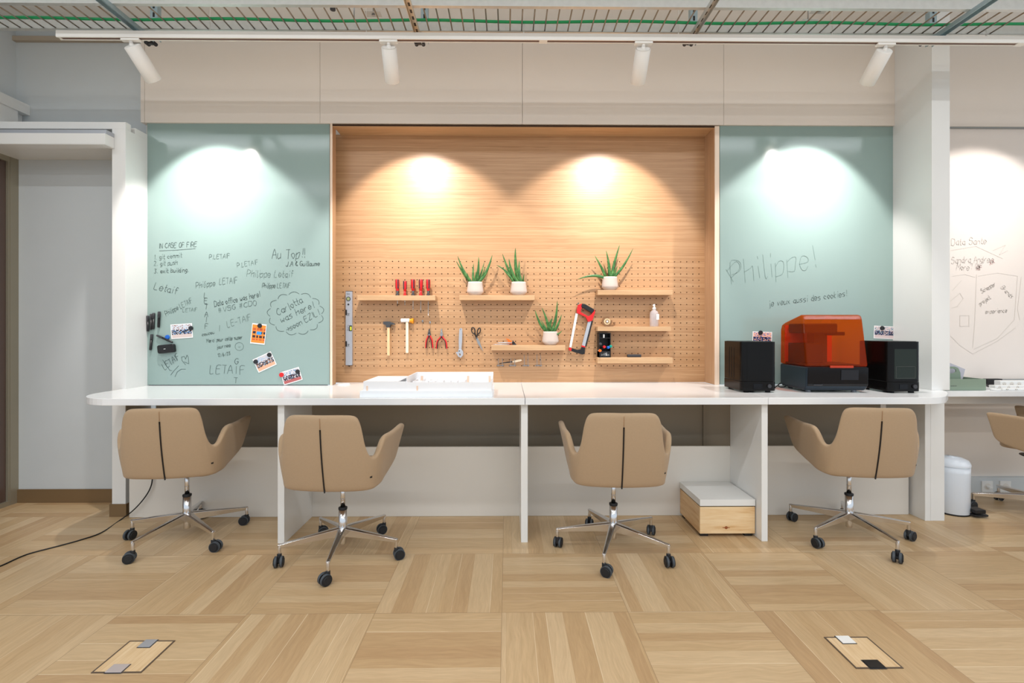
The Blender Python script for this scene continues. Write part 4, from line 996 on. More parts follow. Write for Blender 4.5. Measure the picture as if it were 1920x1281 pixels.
# ------------------------------------------------------------------ photographs, magnets, pens on the boards
def photo(label, cu, cv, w, h, rotd, pal, mags, seed, Y=Y_BOARD, kind='group', curl=0.0):
    rnd = random.Random(seed)
    c = P(cu, cv, Y - .002); t = local('photo_print', label, 'photo', tuple(c))
    t.rotation_euler = (0, -R(rotd), 0)
    W, H = w / 244., h / 244.
    b = MB(); n = 6; vs = []; 
    b.box((-W / 2, -.0008, -H / 2), (W / 2, 0, H / 2)); b.build('paper', M_PAPER, t)
    nx, nz = (26, 16) if W > H else (14, 22)
    iw, ih = W * .92, H * .88; vs = []; fs = []; cols = []
    for j in range(nz):
        for i in range(nx):
            x0 = -iw / 2 + iw * i / nx; z0 = -ih / 2 + ih * j / nz
            k = len(vs); vs += [(x0, -.0012, z0), (x0 + iw / nx, -.0012, z0), (x0 + iw / nx, -.0012, z0 + ih / nz), (x0, -.0012, z0 + ih / nz)]; fs.append((k, k + 1, k + 2, k + 3))
            v = j / nz; u = i / nx
            if kind == 'group':
                if v < .25: cc = pal[0]
                elif v < .62 and rnd.random() < .72: cc = rnd.choice([pal[2], pal[3], (40, 42, 60), pal[2]])
                else: cc = pal[1] if rnd.random() < .8 else pal[4]
            else:
                cc = pal[1]
                gi, gj = int(u * 4), int(v * 5)
                if 0.12 < v < .82 and (u * 4) % 1 > .25 and (v * 5) % 1 > .3: cc = [pal[2], pal[3], pal[0]][(gi * 3 + gj * 5) % 3]
                if .3 < u < .7 and .42 < v < .62: cc = pal[4]
            cols.append(cc)
    b = MB(); b.add(vs, fs); o = b.build('picture', M_PRINT, t)
    ca = o.data.color_attributes.new('Col', 'FLOAT_COLOR', 'CORNER')
    for p in o.data.polygons:
        cc = cols[min(p.index, len(cols) - 1)]
        for li in p.loop_indices: ca.data[li].color = rgb(*cc)
    for mu, mv, m, mn in mags:
        q = P(mu, mv, Y - .004); b = MB(); b.cyl(q + Vector((0, 0, 0)), q + Vector((0, -.007, 0)), .0165, .0155, n=24)
        tag(b.build('magnet', m, bevel=.001), mn, 'magnet', None)
skin = (214, 170, 150)
photo('photo print of people in a bright room, beside the black board eraser', 340.8, 621, 40, 27, 4, [(206, 190, 186), (200, 205, 215), (40, 38, 44), (70, 130, 190), (150, 110, 100)], [(358, 615.5, M_MAG, 'round black magnet on the photo beside the board eraser')], 1)
photo('orange upright poster print with small pictures and a blue centre', 484.7, 626.3, 27, 38, -6, [(60, 40, 40), (238, 140, 50), (200, 90, 50), (40, 40, 60), (50, 150, 220)], [(487, 611, M_MAG, 'round black magnet on the orange poster print')], 2, kind='poster')
photo('photo print of people at a table, tilted, under two black magnets', 496.3, 679, 37, 27, 25, [(220, 170, 140), (200, 196, 200), (50, 50, 60), (190, 130, 90), (150, 180, 210)], [(479.5, 678.5, M_MAG, 'round black magnet at the left corner of the tilted table photo'), (505, 665.5, M_MAG, 'round black magnet at the top corner of the tilted table photo')], 3)
photo('photo print of a dark dressed group, lowest on the left green board', 546.5, 705.3, 36, 25, 17, [(170, 90, 90), (205, 200, 205), (30, 30, 40), (70, 30, 50), (120, 150, 180)], [(528, 703, M_RED, 'round red magnet on the lowest photo'), (558, 697, M_MAG, 'round black magnet on the lowest photo')], 4)
photo('photo print peeking above the left black machine', 1429, 634.5, 37, 25, -2, [(220, 190, 180), (236, 180, 160), (40, 60, 110), (30, 40, 70), (60, 110, 180)], [(1426, 624, M_MAG, 'round black magnet above the left black machine')], 5)
photo('photo print of a large group, above the right black machine', 1657.5, 623.5, 39, 24, -3, [(210, 190, 190), (214, 196, 196), (50, 60, 100), (60, 50, 70), (90, 140, 160)], [(1654, 615.5, M_MAG, 'round black magnet above the right black machine')], 6)
def bpen(label, a, c, r, Y=Y_BOARD):
    p = P(*crop(*a), Y - .012); q = P(*crop(*c), Y - .012)
    t = thing('whiteboard_marker', label, 'marker', tuple(q), 'black markers held on the left board')
    b = MB(); b.tube([p.lerp(q, .36), p.lerp(q, .95), q], [r, r, r * .7], 12); b.build('barrel', M_BLACK, t)
    b = MB(); b.tube([p, p.lerp(q, .04), p.lerp(q, .35)], [r * .8, r * 1.1, r * 1.1], 12); b.build('cap', M_GREYP, t)
bpen('black marker nearest the left edge of the left green board', (68, 688), (70, 808), .0085)
bpen('black marker second from the left edge of the board', (94, 675), (92, 795), .0085)
bpen('black marker third from the left edge of the board', (113, 668), (110, 790), .0085)
bpen('black marker fourth from the left, standing slightly apart', (154, 658), (149, 778), .009)
bpen('black marker hanging alone below the row of four', (99, 828), (88, 948), .009)
bpen('slanted black marker resting above the board eraser', (135, 836), (255, 890), .007)
q = P(*crop(217, 850), Y_BOARD - .001); b = MB(); b.cyl(q, q + Vector((0, -.008, 0)), .0165, .0155, n=24); tag(b.build('magnet', M_BLUE, bevel=.001), 'round blue magnet between the slanted marker and the first photo', 'magnet')
q = P(*crop(210, 937), Y_BOARD - .017)
t = local('board_eraser', 'black magnetic board eraser with small white lettering on the left green board', 'eraser', tuple(q)); t.rotation_euler = (0, -R(6), 0)
b = MB(); b.prism(rrect(-.062, .062, -.032, .032, .014), -.015, .015, 1); b.build('body', M_BLACK, t, bevel=.004, seg=3)
b = MB(); b.box((-.012, -.0156, -.002), (.002, -.0152, .001)); b.build('lettering', M_SOCK, t)

# ------------------------------------------------------------------ building model on the worktop
zb0 = Z_TOP + .0005
mx0, mx1 = X(674.5, 3.04), X(923.5, 3.04)
t = thing('building_model', 'white architectural building model on a thick base, on the worktop', 'architectural model', ((mx0 + mx1) / 2, 3.2, zb0))
b = MB(); b.box((mx0, 3.04, zb0), (mx1, 3.44, zb0 + .040)); b.build('base', M_ACRY, t, bevel=.001)
zb1 = zb0 + .0403
wx0, wx1 = mx0 + .018, mx1 - .006
xm = X(770, 3.2)
b = MB(); th = .006; h1 = .058; h2 = .086
b.box((wx0, 3.055, zb1), (xm, 3.055 + th, zb1 + h1)); b.box((wx0, 3.0612, zb1), (wx0 + th, 3.3998, zb1 + h1)); b.box((wx0, 3.40, zb1), (xm, 3.406, zb1 + h1))
b.box((xm + .0002, 3.055, zb1), (wx1, 3.061, zb1 + h1 * .9)); b.box((xm + .0002, 3.41, zb1), (wx1, 3.416, zb1 + h2)); b.box((wx1 - th, 3.0612, zb1), (wx1, 3.4098, zb1 + h2 * .75)); b.box((xm + .0002, 3.0612, zb1), (xm + th, 3.4098, zb1 + h2))
b.build('outer_walls', M_MODEL, t)
b = MB(); b.box((wx0 + th, 3.061, zb1 + h1 - .004), (xm - .05, 3.40, zb1 + h1)); b.build('roof_slab', M_ACRY, t)
b = MB()
rr = random.Random(5)
for k in range(9):
    x = xm + .02 + k * .048; b.box((x, 3.10 + rr.random() * .1, zb1), (x + .004, 3.24 + rr.random() * .15, zb1 + h1 * .8))
for k in range(4): b.box((xm + .02 + k * .10, 3.16 + .04 * k, zb1), (xm + .10 + k * .09, 3.165 + .04 * k, zb1 + h1 * .85))
b.build('partition_walls', M_MODEL, t)
for u, v in ((688, 721), (780, 717), (782, 727), (872, 710), (915, 714)):
    q = P(u, v, 3.053); b = MB(); b.box((q.x - .004, 3.0522, zb1), (q.x + .006, 3.0545, zb1 + .030)) if v > 718 else b.box((q.x - .004, 3.24, zb1), (q.x + .012, 3.246, zb1 + .075)); b.build('doorway', mat('pale_peach_card', rgb(244, 214, 190), .5), t)

# ------------------------------------------------------------------ printer
xf0 = X(1517, 3.215); xf1 = X(1630.5, 3.215)
pw = xf1 - xf0; pd = .34
t = local('resin_printer', 'resin 3D printer with orange see-through cover on dark base between two black machines', 'printer', ((xf0 + xf1) / 2, 3.215 + pd / 2 + .01, Z_TOP), rz=R(-2))
hw = pw / 2
# base body: side profile (y,z)
b = MB(); pf = [(-pd/2 + .03, .012), (-pd/2 + .006, .035), (-pd/2 , .075), (-pd/2 - .004, .175), (pd/2, .175), (pd/2, .03), (pd/2 - .03, .012)]
b.prism(pf, -hw, hw, 0); b.build('base_body', M_PRB, t, bevel=.012, seg=4)
b = MB(); pf = [(-pd/2 + .012, .028), (-pd/2 - .003, .060), (-pd/2 - .0065, .172), (-pd/2 + .01, .172), (-pd/2 + .02, .05)]
b.prism(pf, -hw + .006, hw - .002, 0); b.build('front_panel', M_PRF, t, bevel=.004, seg=3)
b = MB(); b.box((0.02, -pd/2 - .0085, .088), (.135, -pd/2 - .003, .155), Matrix.Rotation(R(2), 3, 'X')); b.build('touch_screen', mat('dark_screen', rgb(30, 34, 42), .05), t)
strokes = []
b = MB()
for k in range(9): b.box((-hw + .045 + k * .0065, -pd/2 - .0075, .052), (-hw + .049 + k * .0065, -pd/2 - .004, .055))
b.build('lettering', mat('faint_grey_print', rgb(96, 98, 104), .5), t)
for sx in (-1, 1):
    for yy in (-pd/2 + .07, pd/2 - .05): b = MB(); b.cyl((sx * (hw - .05), yy, 0), (sx * (hw - .05), yy, .014), .016, n=16); b.build('foot', M_ALU, t)
# cover : tapered hollow shell. front leans back upwards
zc0 = .176; zc1 = .528
b = MB(); pf = [(-pd/2 - .004, zc0), (-pd/2 + .052, zc1 - .03), (-pd/2 + .062, zc1 - .008), (-pd/2 + .082, zc1), (pd/2 - .06, zc1 - .050), (pd/2 - .02, zc1 - .066), (pd/2 - .004, zc1 - .10), (pd/2, zc0)]
b.prism(pf, -hw + .001, hw - .001, 0); b.build('cover', M_COVER, t, bevel=.014, seg=4, angle=50)
b = MB(); b.box((-.055, -pd/2 - .014, .168), (.10, -pd/2 - .002, .184)); b.build('cover_handle', mat('glossy_orange_plastic', rgb(180, 52, 20), .1), t, bevel=.004, seg=3)
# inside
b = MB(); b.box((-.02, .06, .18), (.075, .15, .44)); b.build('tower', M_GREYP, t, bevel=.003)
b = MB(); b.box((-hw + .05, -.06, .40), (.075, .15, .47)); b.build('build_head', M_GREYP, t, bevel=.012, seg=3)
b = MB(); b.box((-hw + .05, -.05, .19), (-.02, .15, .33)); b.build('resin_cartridge', M_BLACK, t, bevel=.004)
b = MB(); b.box((.06, -.03, .385), (.14, .06, .41)); b.build('build_arm', M_BLACK, t)
b = MB(); b.box((-hw + .03, -pd/2 + .03, .177), (hw - .03, pd/2 - .02, .19)); b.build('resin_tank', M_BLACK, t, bevel=.003)
b = MB(); b.box((-hw + .03, pd/2 - .018, .18), (hw - .04, pd/2 - .010, .46)); b.build('rear_panel', mat('dull_orange_panel', rgb(214, 96, 40), .5), t)

# two black machines
def machine(name, label, cat, uf0, uf1, yf, htop, window):
    x0, x1 = X(uf0, yf), X(uf1, yf); dep = .29
    t = local(name, label, cat, ((x0 + x1) / 2, yf + dep / 2, Z_TOP), 'small black machines flanking the printer')
    w = (x1 - x0) / 2; h = htop
    b = MB(); b.prism(rrect(-w, w, -dep/2, dep/2, .035), .012, .075); b.build('base', M_SMOKE, t, bevel=.002)
    b = MB(); b.prism(rrect(-w + .001, w - .001, -dep/2 + .001, dep/2 - .001, .034, 8), .0765, h, smooth=False); b.build('cover', M_SMOKE, t, bevel=.0015)
    b = MB(); b.prism(rrect(-w + .012, w - .012, -dep/2 + .012, dep/2 - .012, .03), h, h + .0015); b.build('lid_top', M_BLACK, t)
    b = MB(); b.cyl((w * .55, -dep/2, .045), (w * .55, -dep/2 - .010, .045), .0135, .0125, n=24); b.build('knob', M_GREYP, t, bevel=.001)
    b = MB(); b.box((-w * .35, -dep/2 - .002, .028), (w * .15, -dep/2 + .004, .06)); b.build('display', M_PRF, t)
    for sx in (-1, 1):
        for sy in (-1, 1): b = MB(); b.cyl((sx * (w - .045), sy * (dep/2 - .035), 0), (sx * (w - .045), sy * (dep/2 - .035), .013), .017, n=16); b.build('foot', M_BLACKR, t)
    if window:
        b = MB(); b.box((-w + .040, -dep/2 - .0002, .095), (w - .034, -dep/2 + .002, h - .05)); b.build('window', M_SMOKW, t)
        b = MB()
        for (xa, xb, za, zb) in ((-w + .05, w - .045, .10, .102), (-w + .05, w - .045, .178, .180), (-w + .05, -w + .052, .10, .18), (w - .047, w - .045, .10, .18)): b.box((xa, -dep/2 - .0012, za), (xb, -dep/2 - .0003, zb))
        b.build('turntable_outline', mat('dull_grey_line', rgb(70, 72, 68), .4), t)
    else:
        b = MB(); b.box((-w + .036, -dep/2 - .0002, .09), (w - .036, -dep/2 + .002, h - .01)); b.build('window', M_SMOKE, t)
        b = MB(); 
        for k in range(3): b.box((-w - .0008, -.03 + .035 * k, .09), (-w + .001, -.028 + .035 * k, h - .04))
        b.build('vent_slot', M_BLACK, t)
    return t
machine('washing_unit', 'glossy black washing machine for prints, left of the orange printer', 'machine', 1391, 1457, 3.235, .344, False)
machine('curing_unit', 'black curing machine with smoked green-tinted window, right of the orange printer', 'machine', 1666, 1728.5, 3.20, .346, True)
# cable loops between
b = MB(); b.tube(catmull([G(1453, 727, Z_TOP + .006), G(1462, 720, Z_TOP + .02), G(1470, 718, Z_TOP + .02), G(1474, 724, Z_TOP + .008), G(1464, 726, Z_TOP + .006), G(1459, 722, Z_TOP + .012), G(1468, 716, Z_TOP + .03), G(1478, 716, Z_TOP + .01)], 6), .0035, 8)
tag(b.build('power_cable', M_BLACK), 'short black cable looped between the left machine and the printer', 'cable')

# ------------------------------------------------------------------ low pine box
c0 = G(1312.5, 1001); 
bx0 = X(1312.8, 3.10); bx1 = X(1416, 3.10); by0 = 3.10; by1 = 3.462
zt_ = Z(937, 3.10, 1360); zl = Z(949, 3.10, 1360)
t = thing('storage_box', 'low pine box with white lid against the desk panel under the worktop', 'box', ((bx0 + bx1) / 2, 3.28, 0))
b = MB(); b.box((bx0, by0 + .003, .022), (bx1, by0 + .018, zl - .007)); b.build('front_board', M_PINE, t, bevel=.0012)
b = MB(); b.box((bx0 + .0002, by0 + .0182, .022), (bx1 - .0002, by1, zl - .007)); b.build('pine_body', M_PINEY, t, bevel=.0012)
b = MB(); b.box((bx0 + .006, by0 + .01, zl - .0068), (bx1 - .006, by1 - .004, zl - .0002)); b.build('gap_shade_strip', M_BLACK, t)  # recessed black filler standing for the shade under the lid
b = MB(); b.box((bx0 - .001, by0, zl), (bx1 + .001, by1, zt_)); b.build('lid', M_WHITE, t, bevel=.001)
b = MB(); q = P(1362, 990, 3.1); b.lathe([(.010, 0), (.009, .0008)], (q.x, by0 + .003, q.z), 16, axis=(0, -1, 0)); b.lathe([(.026, 0), (.0255, .0004)], (q.x, by0 + .003, q.z), 16, sx=1.0, sy=.12, axis=(0, -1, 0)); b.build('knot', mat('pine_knot', rgb(150, 84, 44), .5), t)
for sx in (bx0 + .01, bx1 - .06):
    for sy in (by0 + .02, by1 - .05): b = MB(); b.box((sx, sy, 0), (sx + .05, sy + .03, .0215)); b.build('foot', M_BLACK, t)

# ------------------------------------------------------------------ right bay: bin, desk, caddy, sockets
q = G(1796, 968)
t = local('pedal_bin', 'white enamel pedal bin standing right of the end panel', 'bin', (X(1788, 3.50), 3.52, 0))
wb = .107
b = MB(); b.lathe([(.100, 0), (.105, .006), (.107, .30), (.107, .345)], (0, 0, 0), 40); b.build('body', M_BIN, t)
b = MB(); b.lathe([(.109, .347), (.110, .352), (.110, .362), (.098, .388), (.06, .405), (.01, .412)], (0, 0, 0), 40); b.build('lid', M_BIN, t)
b = MB(); b.prism(rrect(.05, .155, -.135, -.07, .02), .012, .022); b.prism(rrect(.06, .14, -.125, -.05, .01), .030, .055); b.build('pedal', M_BLACK, t, bevel=.003)
b = MB(); b.lathe([(.103, 0.0), (.1065, .001), (.1065, .010), (.104, .012)], n=36); b.build('base_ring', M_BLACK, t)

YD2 = 3.42
z2 = Z(733.5, YD2, 1850)
b = MB(); b.box((xr1 + .004, YD2, z2 - .04), (6.5, YW - .031, z2)); tag(b.build('worktop', M_TOP, bevel=.002), 'white worktop in the right bay behind the pillar', 'worktop')
b = MB(); b.box((xr1 + .004, YD2 + .16, z2 - .115), (6.5, YD2 + .18, z2 - .0405)); tag(b.build('desk_rail', M_KICK), 'pale modesty rail under the right bay worktop', 'rail')
b = MB(); b.box((xr1 - .04, YR - .035, 0.0), (6.5, YR - .001, Z(893, YR, 1850))); struct(b.build('baseboard_right', M_WALL))
for u, l in ((1850, 'left double wall socket with a white plug above the skirting in the right bay'), (1884, 'right wall socket above the skirting in the right bay')):
    q = P(u, 912, YR - .036); t = thing('wall_socket', l, 'socket', tuple(q), 'sockets in the right bay')
    b = MB(); b.box((q.x - .045, YR - .044, q.z - .045), (q.x + .045, YR - .0355, q.z + .045)); b.build('plate', M_WHITE, t, bevel=.002)
    b = MB(); b.cyl((q.x, YR - .0445, q.z), (q.x, YR - .0435, q.z), .026, n=24); b.build('socket_face', M_KICK, t)
    b = MB(); b.box((q.x - .01, YR - .07, q.z - .012), (q.x + .02, YR - .045, q.z + .006)); b.build('plug', M_SOCK if u < 1870 else M_KICK, t, bevel=.003)
# caddy
yc = 3.47
cx0 = X(1766, 3.46); cx1 = X(1849, 3.46)
t = local('storage_caddy', 'sage green carry caddy with handle on the right bay worktop', 'caddy', ((cx0 + cx1) / 2, 3.56, z2))
w = (cx1 - cx0) / 2; d = .10; h = .082
b = MB()
b.box((-w, -d, .001), (w, d, .006)); b.box((-w, -d, .006), (w, -d + .005, h)); b.box((-w, d - .005, .006), (w, d, h)); b.box((-w, -d + .005, .006), (-w + .005, d - .005, h)); b.box((w - .005, -d + .005, .006), (w, d - .005, h))
b.build('tray', M_SAGE, t, bevel=.002)
b = MB(); b.prism([(-w + .006, .006), (w * .45, .006), (w * .40, .12), (w * .30, .155), (w * .15, .165), (-w + .006, .165), (-w + .006, .15), (w * .1, .15), (w * .2, .142), (w * .2, .125), (w * .1, .115), (-w + .006, .115)], -.004, .004, 1); b.build('handle_panel', M_SAGE, t)
b = MB()
for k in range(5): b.box((-w + .165 + k * .009 - .10, -d - .0006, .030), (-w + .171 + k * .009 - .10, -d, .034))
b.build('lettering', M_GREYP, t)
for k, (dx, rz_, hh) in enumerate(((.0, 6, .20), (.018, 9, .19))):
    b = MB(); base = Vector(((cx0 + cx1) / 2 + .035 + dx, 3.60 + .02 * k, z2 + .007))
    b.prism([(-.09, 0), (.075, 0), (.115, .135), (-.06, hh)], -.006, .006, 1)
    for i in range(len(b.v)): b.v[i] = rot_z(R(rz_)) @ b.v[i] + base
    tag(b.build('notebook', [mat('notebook_cover_shaded', rgb(196, 194, 204), .5), mat('notebook_cover_shaded_pale', rgb(214, 212, 218), .5)][k], bevel=.001), ['white notebook leaning in the green caddy, nearer the handle', 'white notebook leaning in the green caddy, at the back'][k], 'notebook', 'notebooks in the caddy')  # white covers greyed: shading of the tilted faces put into the colour
# power strips etc.
def strip(label, u0, u1, v, Y, h=.045, dd=.05, n=5, rz=0):
    a = X(u0, Y); c = X(u1, Y); t = thing('power_strip', label, 'power strip', ((a + c) / 2, Y, z2), 'power strips in the right bay')
    b = MB(); b.box((a, Y, z2 + .0005), (c, Y + dd, z2 + h)); b.build('body', M_SOCK, t, bevel=.004, seg=3)
    for k in range(n):
        x = a + (c - a) * (k + .5) / n; zc = z2 + h / 2
        b = MB(); b.cyl((x, Y + .001, zc), (x, Y - .0006, zc), min(.017, h * .4), n=20); b.build('outlet', M_KICK, t)
        b = MB(); b.cyl((x - .006, Y, zc), (x - .006, Y - .0012, zc), .0022, n=8); b.cyl((x + .006, Y, zc), (x + .006, Y - .0012, zc), .0022, n=8); b.build('outlet_hole', M_BLACK, t)
strip('white power strip standing highest at the right edge of the right bay worktop', 1876, 1960, 715, 3.62, .052, .05, 6)
strip('long flat white power strip in front of the tall one on the right bay worktop', 1866, 1950, 725, 3.52, .028, .05, 5)
strip('thin white power strip nearest the front edge of the right bay worktop', 1880, 1965, 731, 3.45, .016, .045, 5)
a = X(1851, 3.78); c = X(1880, 3.78)
b = MB(); b.box((a, 3.78, z2 + .0005), (c, 3.82, z2 + .05)); t = b.build('cable_box', M_BLACK, bevel=.003); tag(t, 'black socket block behind the caddy on the right bay worktop', 'socket block')
b = MB(); b.tube(catmull([(X(1850, 3.7), 3.72, z2 + .02), (X(1856, 3.65), 3.66, z2 + .006), (X(1864, 3.6), 3.62, z2 + .006), (X(1880, 3.6), 3.60, z2 + .006)], 6), .006, 8); tag(b.build('black_cord', M_BLACK), 'short thick black cord right of the caddy', 'cord')
b = MB(); b.tube(catmull([(X(1856, 3.5), 3.56, z2 + .006), (X(1868, 3.5), 3.50, z2 + .006), (X(1876, 3.4), 3.47, z2 + .006), (X(1888, 3.4), 3.44, z2 + .006)], 6), .005, 8); tag(b.build('white_cord', M_SOCK), 'white cord with plug lying right of the caddy', 'cord')

# ------------------------------------------------------------------ black cord on the floor at left
gp = [(0, 1062), (35, 1046), (60, 1037), (110, 1024), (150, 1013), (190, 999), (228, 975), (250, 957)]
pts = [G(u, v, .004) for u, v in gp]
pts = pts[:-2]
pts += [P(226, 975, 3.42), P(250, 957, 3.43), P(270, 935, 3.44), P(282, 915, 3.445), P(286, 895, 3.45), P(287, 860, 3.45), P(287, 840, 3.52)]
pre = [G(-60, 1085, .004)]
b = MB(); b.tube(catmull(pre + pts, 6), .0042, 8); tag(b.build('extension_cable', M_BLACK), 'thin black cord running across the floor from the left edge up behind the first chair', 'cord')

# ------------------------------------------------------------------ floor boxes
def floor_box(label, cor, clips, m2):
    c = [G(u, v, .0) for u, v in cor]
    cen = sum(c, Vector()) / 4
    t = thing('floor_box', label, 'floor box', tuple(cen), 'flush floor boxes')
    x0 = min((c[0].x + c[3].x) / 2, (c[1].x + c[2].x) / 2); x1 = max((c[0].x + c[3].x) / 2, (c[1].x + c[2].x) / 2)
    y0 = (c[2].y + c[3].y) / 2; y1 = (c[0].y + c[1].y) / 2
    b = MB(); fw = .006
    for a, d in (((x0, y0), (x1, y0 + fw)), ((x0, y1 - fw), (x1, y1)), ((x0, y0 + fw), (x0 + fw, y1 - fw)), ((x1 - fw, y0 + fw), (x1, y1 - fw))): b.box((a[0], a[1], 0.0005), (d[0], d[1], .003))
    b.build('frame', mat('dark_steel_frame', rgb(118, 104, 92), .4, metal=.6), t)
    b = MB(); b.box((x0 + fw, y0 + fw, 0.0005), (x1 - fw, y1 - fw, .0022)); b.build('lid', m2, t)
    for (u0, u1, far), m in clips:
        yy = (y1 - .045, y1 + .003) if far else (y0 - .001, y0 + .045)
        vv = 1205 if far else 1255
        xa = G(u0, vv).x; xb = G(u1, vv).x
        b = MB(); b.box((xa - .003, yy[0] - .003, .0023), (xb + .003, yy[1] + .003, .0032)); b.build('flap_rim', M_GREYP, t)
        b = MB(); b.box((xa, yy[0], .0033), (xb, yy[1], .0062)); b.build('flap', m, t, bevel=.001)
M_LIDW = wood_mat('oak_lid', 1, [rgb(206, 172, 128), rgb(220, 190, 148), rgb(230, 204, 166)], .4, (2.5, 60))
floor_box('flush floor box with steel flaps in the parquet at lower left', [(243, 1202.5), (329, 1202.5), (264, 1263), (171, 1263)], [((270, 292, True), M_ALU), ((206, 236, False), mat('pinkish_steel', rgb(206, 196, 196), .3, metal=.4))], M_LIDW)
floor_box('flush floor box with one white and one open black flap at lower right', [(1544, 1195.5), (1626, 1195.5), (1695, 1254.5), (1605, 1254.5)], [((1577, 1602, True), M_SOCK), ((1632, 1662, False), M_BLACK)], M_LIDW)

# ------------------------------------------------------------------ light track, spotlights
YTK = 2.95
zt0_, zt1_ = Z(77.5, YTK), Z(65, YTK)
t = thing('light_track', 'long white track rail hanging below the cable ladder', 'track', (0, YTK, zt0_))
b = MB(); b.box((X(109.5, YTK), YTK - .018, zt0_ + .006), (5.2, YTK + .018, zt1_)); b.box((X(109.5, YTK), YTK - .018, zt0_), (5.2, YTK - .010, zt0_ + .006)); b.box((X(109.5, YTK), YTK + .010, zt0_), (5.2, YTK + .018, zt0_ + .006)); b.build('rail', M_SPOT, t, bevel=.0008)
b = MB(); b.box((X(116, YTK), YTK - .0098, zt0_ + .0025), (5.1, YTK + .0098, zt0_ + .0058)); b.build('slot', mat('slot_dark', rgb(110, 84, 74), .6), t)
for u in (1011, 1905): b = MB(); b.box((X(u, YTK), YTK - .019, zt0_ - .002), (X(u + 15, YTK), YTK + .019, zt0_ + .008)); b.build('joiner', M_SPOT, t)
for u in (394, 687, 982, 1272, 1560, 1849):
    x = X(u, YTK); b = MB(); b.cyl((x, YTK, zt1_), (x, YTK, zt1_ + .02), .006, .003, n=12); b.box((x - .012, YTK - .01, zt1_), (x + .012, YTK + .01, zt1_ + .003)); b.cyl((x, YTK, zt1_ + .02), (x, YTK, Z_CEIL), .0012, n=6); b.build('hanger', M_SPOT, t)
def spotlight(label, ut, vt, ub, vb, tgt, i):
    alpha = R(40)
    top = P(ut, vt, YTK + .005); top.z = zt0_ - .035
    L = .205
    e = P(ub, vb, top.y + math.sin(alpha) * L * .82)
    d = (e - top).normalized()
    t = thing('spotlight', label, 'spotlight', tuple((top.x, YTK, zt0_)), 'white track spotlights')
    xa = top.x
    b = MB(); b.box((xa - .055, YTK - .014, zt0_ - .014), (xa + .055, YTK + .014, zt0_ - .0005)); b.build('adapter', M_SPOT, t, bevel=.002)
    b = MB(); b.cyl((xa, YTK, zt0_ - .03), (xa, YTK, zt0_ - .0142), .010, n=14); b.sphere(top, .014, 12, 8); b.build('swivel', M_SPOT, t)
    end = top + d * L
    b = MB(); b.lathe([(.040, 0), (.046, .004), (.0465, L - .002), (.0445, L), (.040, L - .004)], tuple(top), 36, axis=tuple(d)); b.build('housing', M_SPOT, t)
    b = MB(); b.cyl(end - d * .0042, end - d * .0036, .040, n=28); b.build('lens', mat('lamp_lens', rgb(255, 244, 228), .3, emis=((1, .93, .82, 1), 6.0)), t)
    beam(end + d * .012, tgt, SPOT_POWER)
    return end
def aim(ux, Y):  # point on the board below the lamp along the beam axis
    return P(ux, 455 if Y < 3.8 else 495, Y)
spotlight('white cylinder spotlight leaning right, above the left green board', 247, 84, 279, 136, aim(415, 3.70), 0)
spotlight('white cylinder spotlight over the left half of the peg board', 729, 82, 734, 136, aim(800, 3.88), 1)
spotlight('white cylinder spotlight over the right half of the peg board', 1206, 82, 1199, 136, aim(1118, 3.88), 2)
spotlight('white cylinder spotlight leaning left, above the right green board', 1659, 82, 1636, 136, aim(1500, 3.70), 3)
beam((3.95, 3.09, 2.95), (3.80, 3.9, 2.0), SPOT_POWER * .42)

# ------------------------------------------------------------------ cable ladder
zL = 3.20; YF, YB = 2.763, 3.0
t = thing('cable_ladder', 'galvanised cable ladder running across the whole ceiling', 'cable ladder', (0, YF, zL))
for Yr, nm in ((YF, 'front'), (YB, 'rear')):
    b = MB(); b.box((-5, Yr - .002, zL - .010), (7, Yr + .002, zL + .050)); b.box((-5, Yr - .012, zL - .012), (7, Yr + .012, zL - .008)); b.build('side_rail', M_GALV, t)
n = 0; x = X(2, YF) - .2
while x < X(1920, YF) + .1 and n < 100:
    b = MB(); b.cyl((x, YF + .003, zL + .002), (x, YB - .003, zL + .002), .0042, n=10); b.build('rung', M_WIRE, t); x += .0718; n += 1
b = MB(); pts = [(-5 + .25 * k, 2.925 + .008 * math.sin(k * 1.3), zL + .012) for k in range(42)]; b.tube(catmull(pts, 3), .0085, 8)
tag(b.build('data_cable', M_GREEN), 'bright green cable lying along the cable ladder', 'cable')
def strut(label, u, m, w=.041, slots=False, lean=0):
    xc = X(u, YB); z1 = zL - .0125
    t = thing('support_strut', label, 'strut', (xc, YB, z1 - .03), 'cross struts carrying the cable ladder')
    b = MB(); b.box((xc - w / 2, 2.2, z1 - .004), (xc + w / 2, YB + .05, z1)); b.box((xc - w / 2, 2.2, z1 - .026), (xc - w / 2 + .003, YB + .05, z1 - .004)); b.box((xc + w / 2 - .003, 2.2, z1 - .026), (xc + w / 2, YB + .05, z1 - .004)); b.build('channel', m, t)
    b = MB()
    for k in range(14): b.box((xc - .006, 2.24 + k * .06, z1 - .0048), (xc + .006, 2.27 + k * .06, z1 - .0041))
    b.build('slot', M_BLACK, t)
    # upright channel to ceiling
    b = MB(); y = YB + .055
    b.box((xc + .01, y, z1 - .02), (xc + .055, y + .004, Z_CEIL)); b.box((xc + .01, y + .004, z1 - .02), (xc + .013, y + .035, Z_CEIL)); b.box((xc + .052, y + .004, z1 - .02), (xc + .055, y + .035, Z_CEIL)); b.build('upright', M_BLUEG, t)
    b = MB()
    for k in range(9): b.box((xc + .026, y - .0006, z1 + .01 + k * .055), (xc + .039, y, z1 + .04 + k * .055))
    b.build('upright_slot', M_BLACK, t)
strut('blue-grey strut crossing the cable ladder above the leftmost spotlight', 266, M_BLUEG)
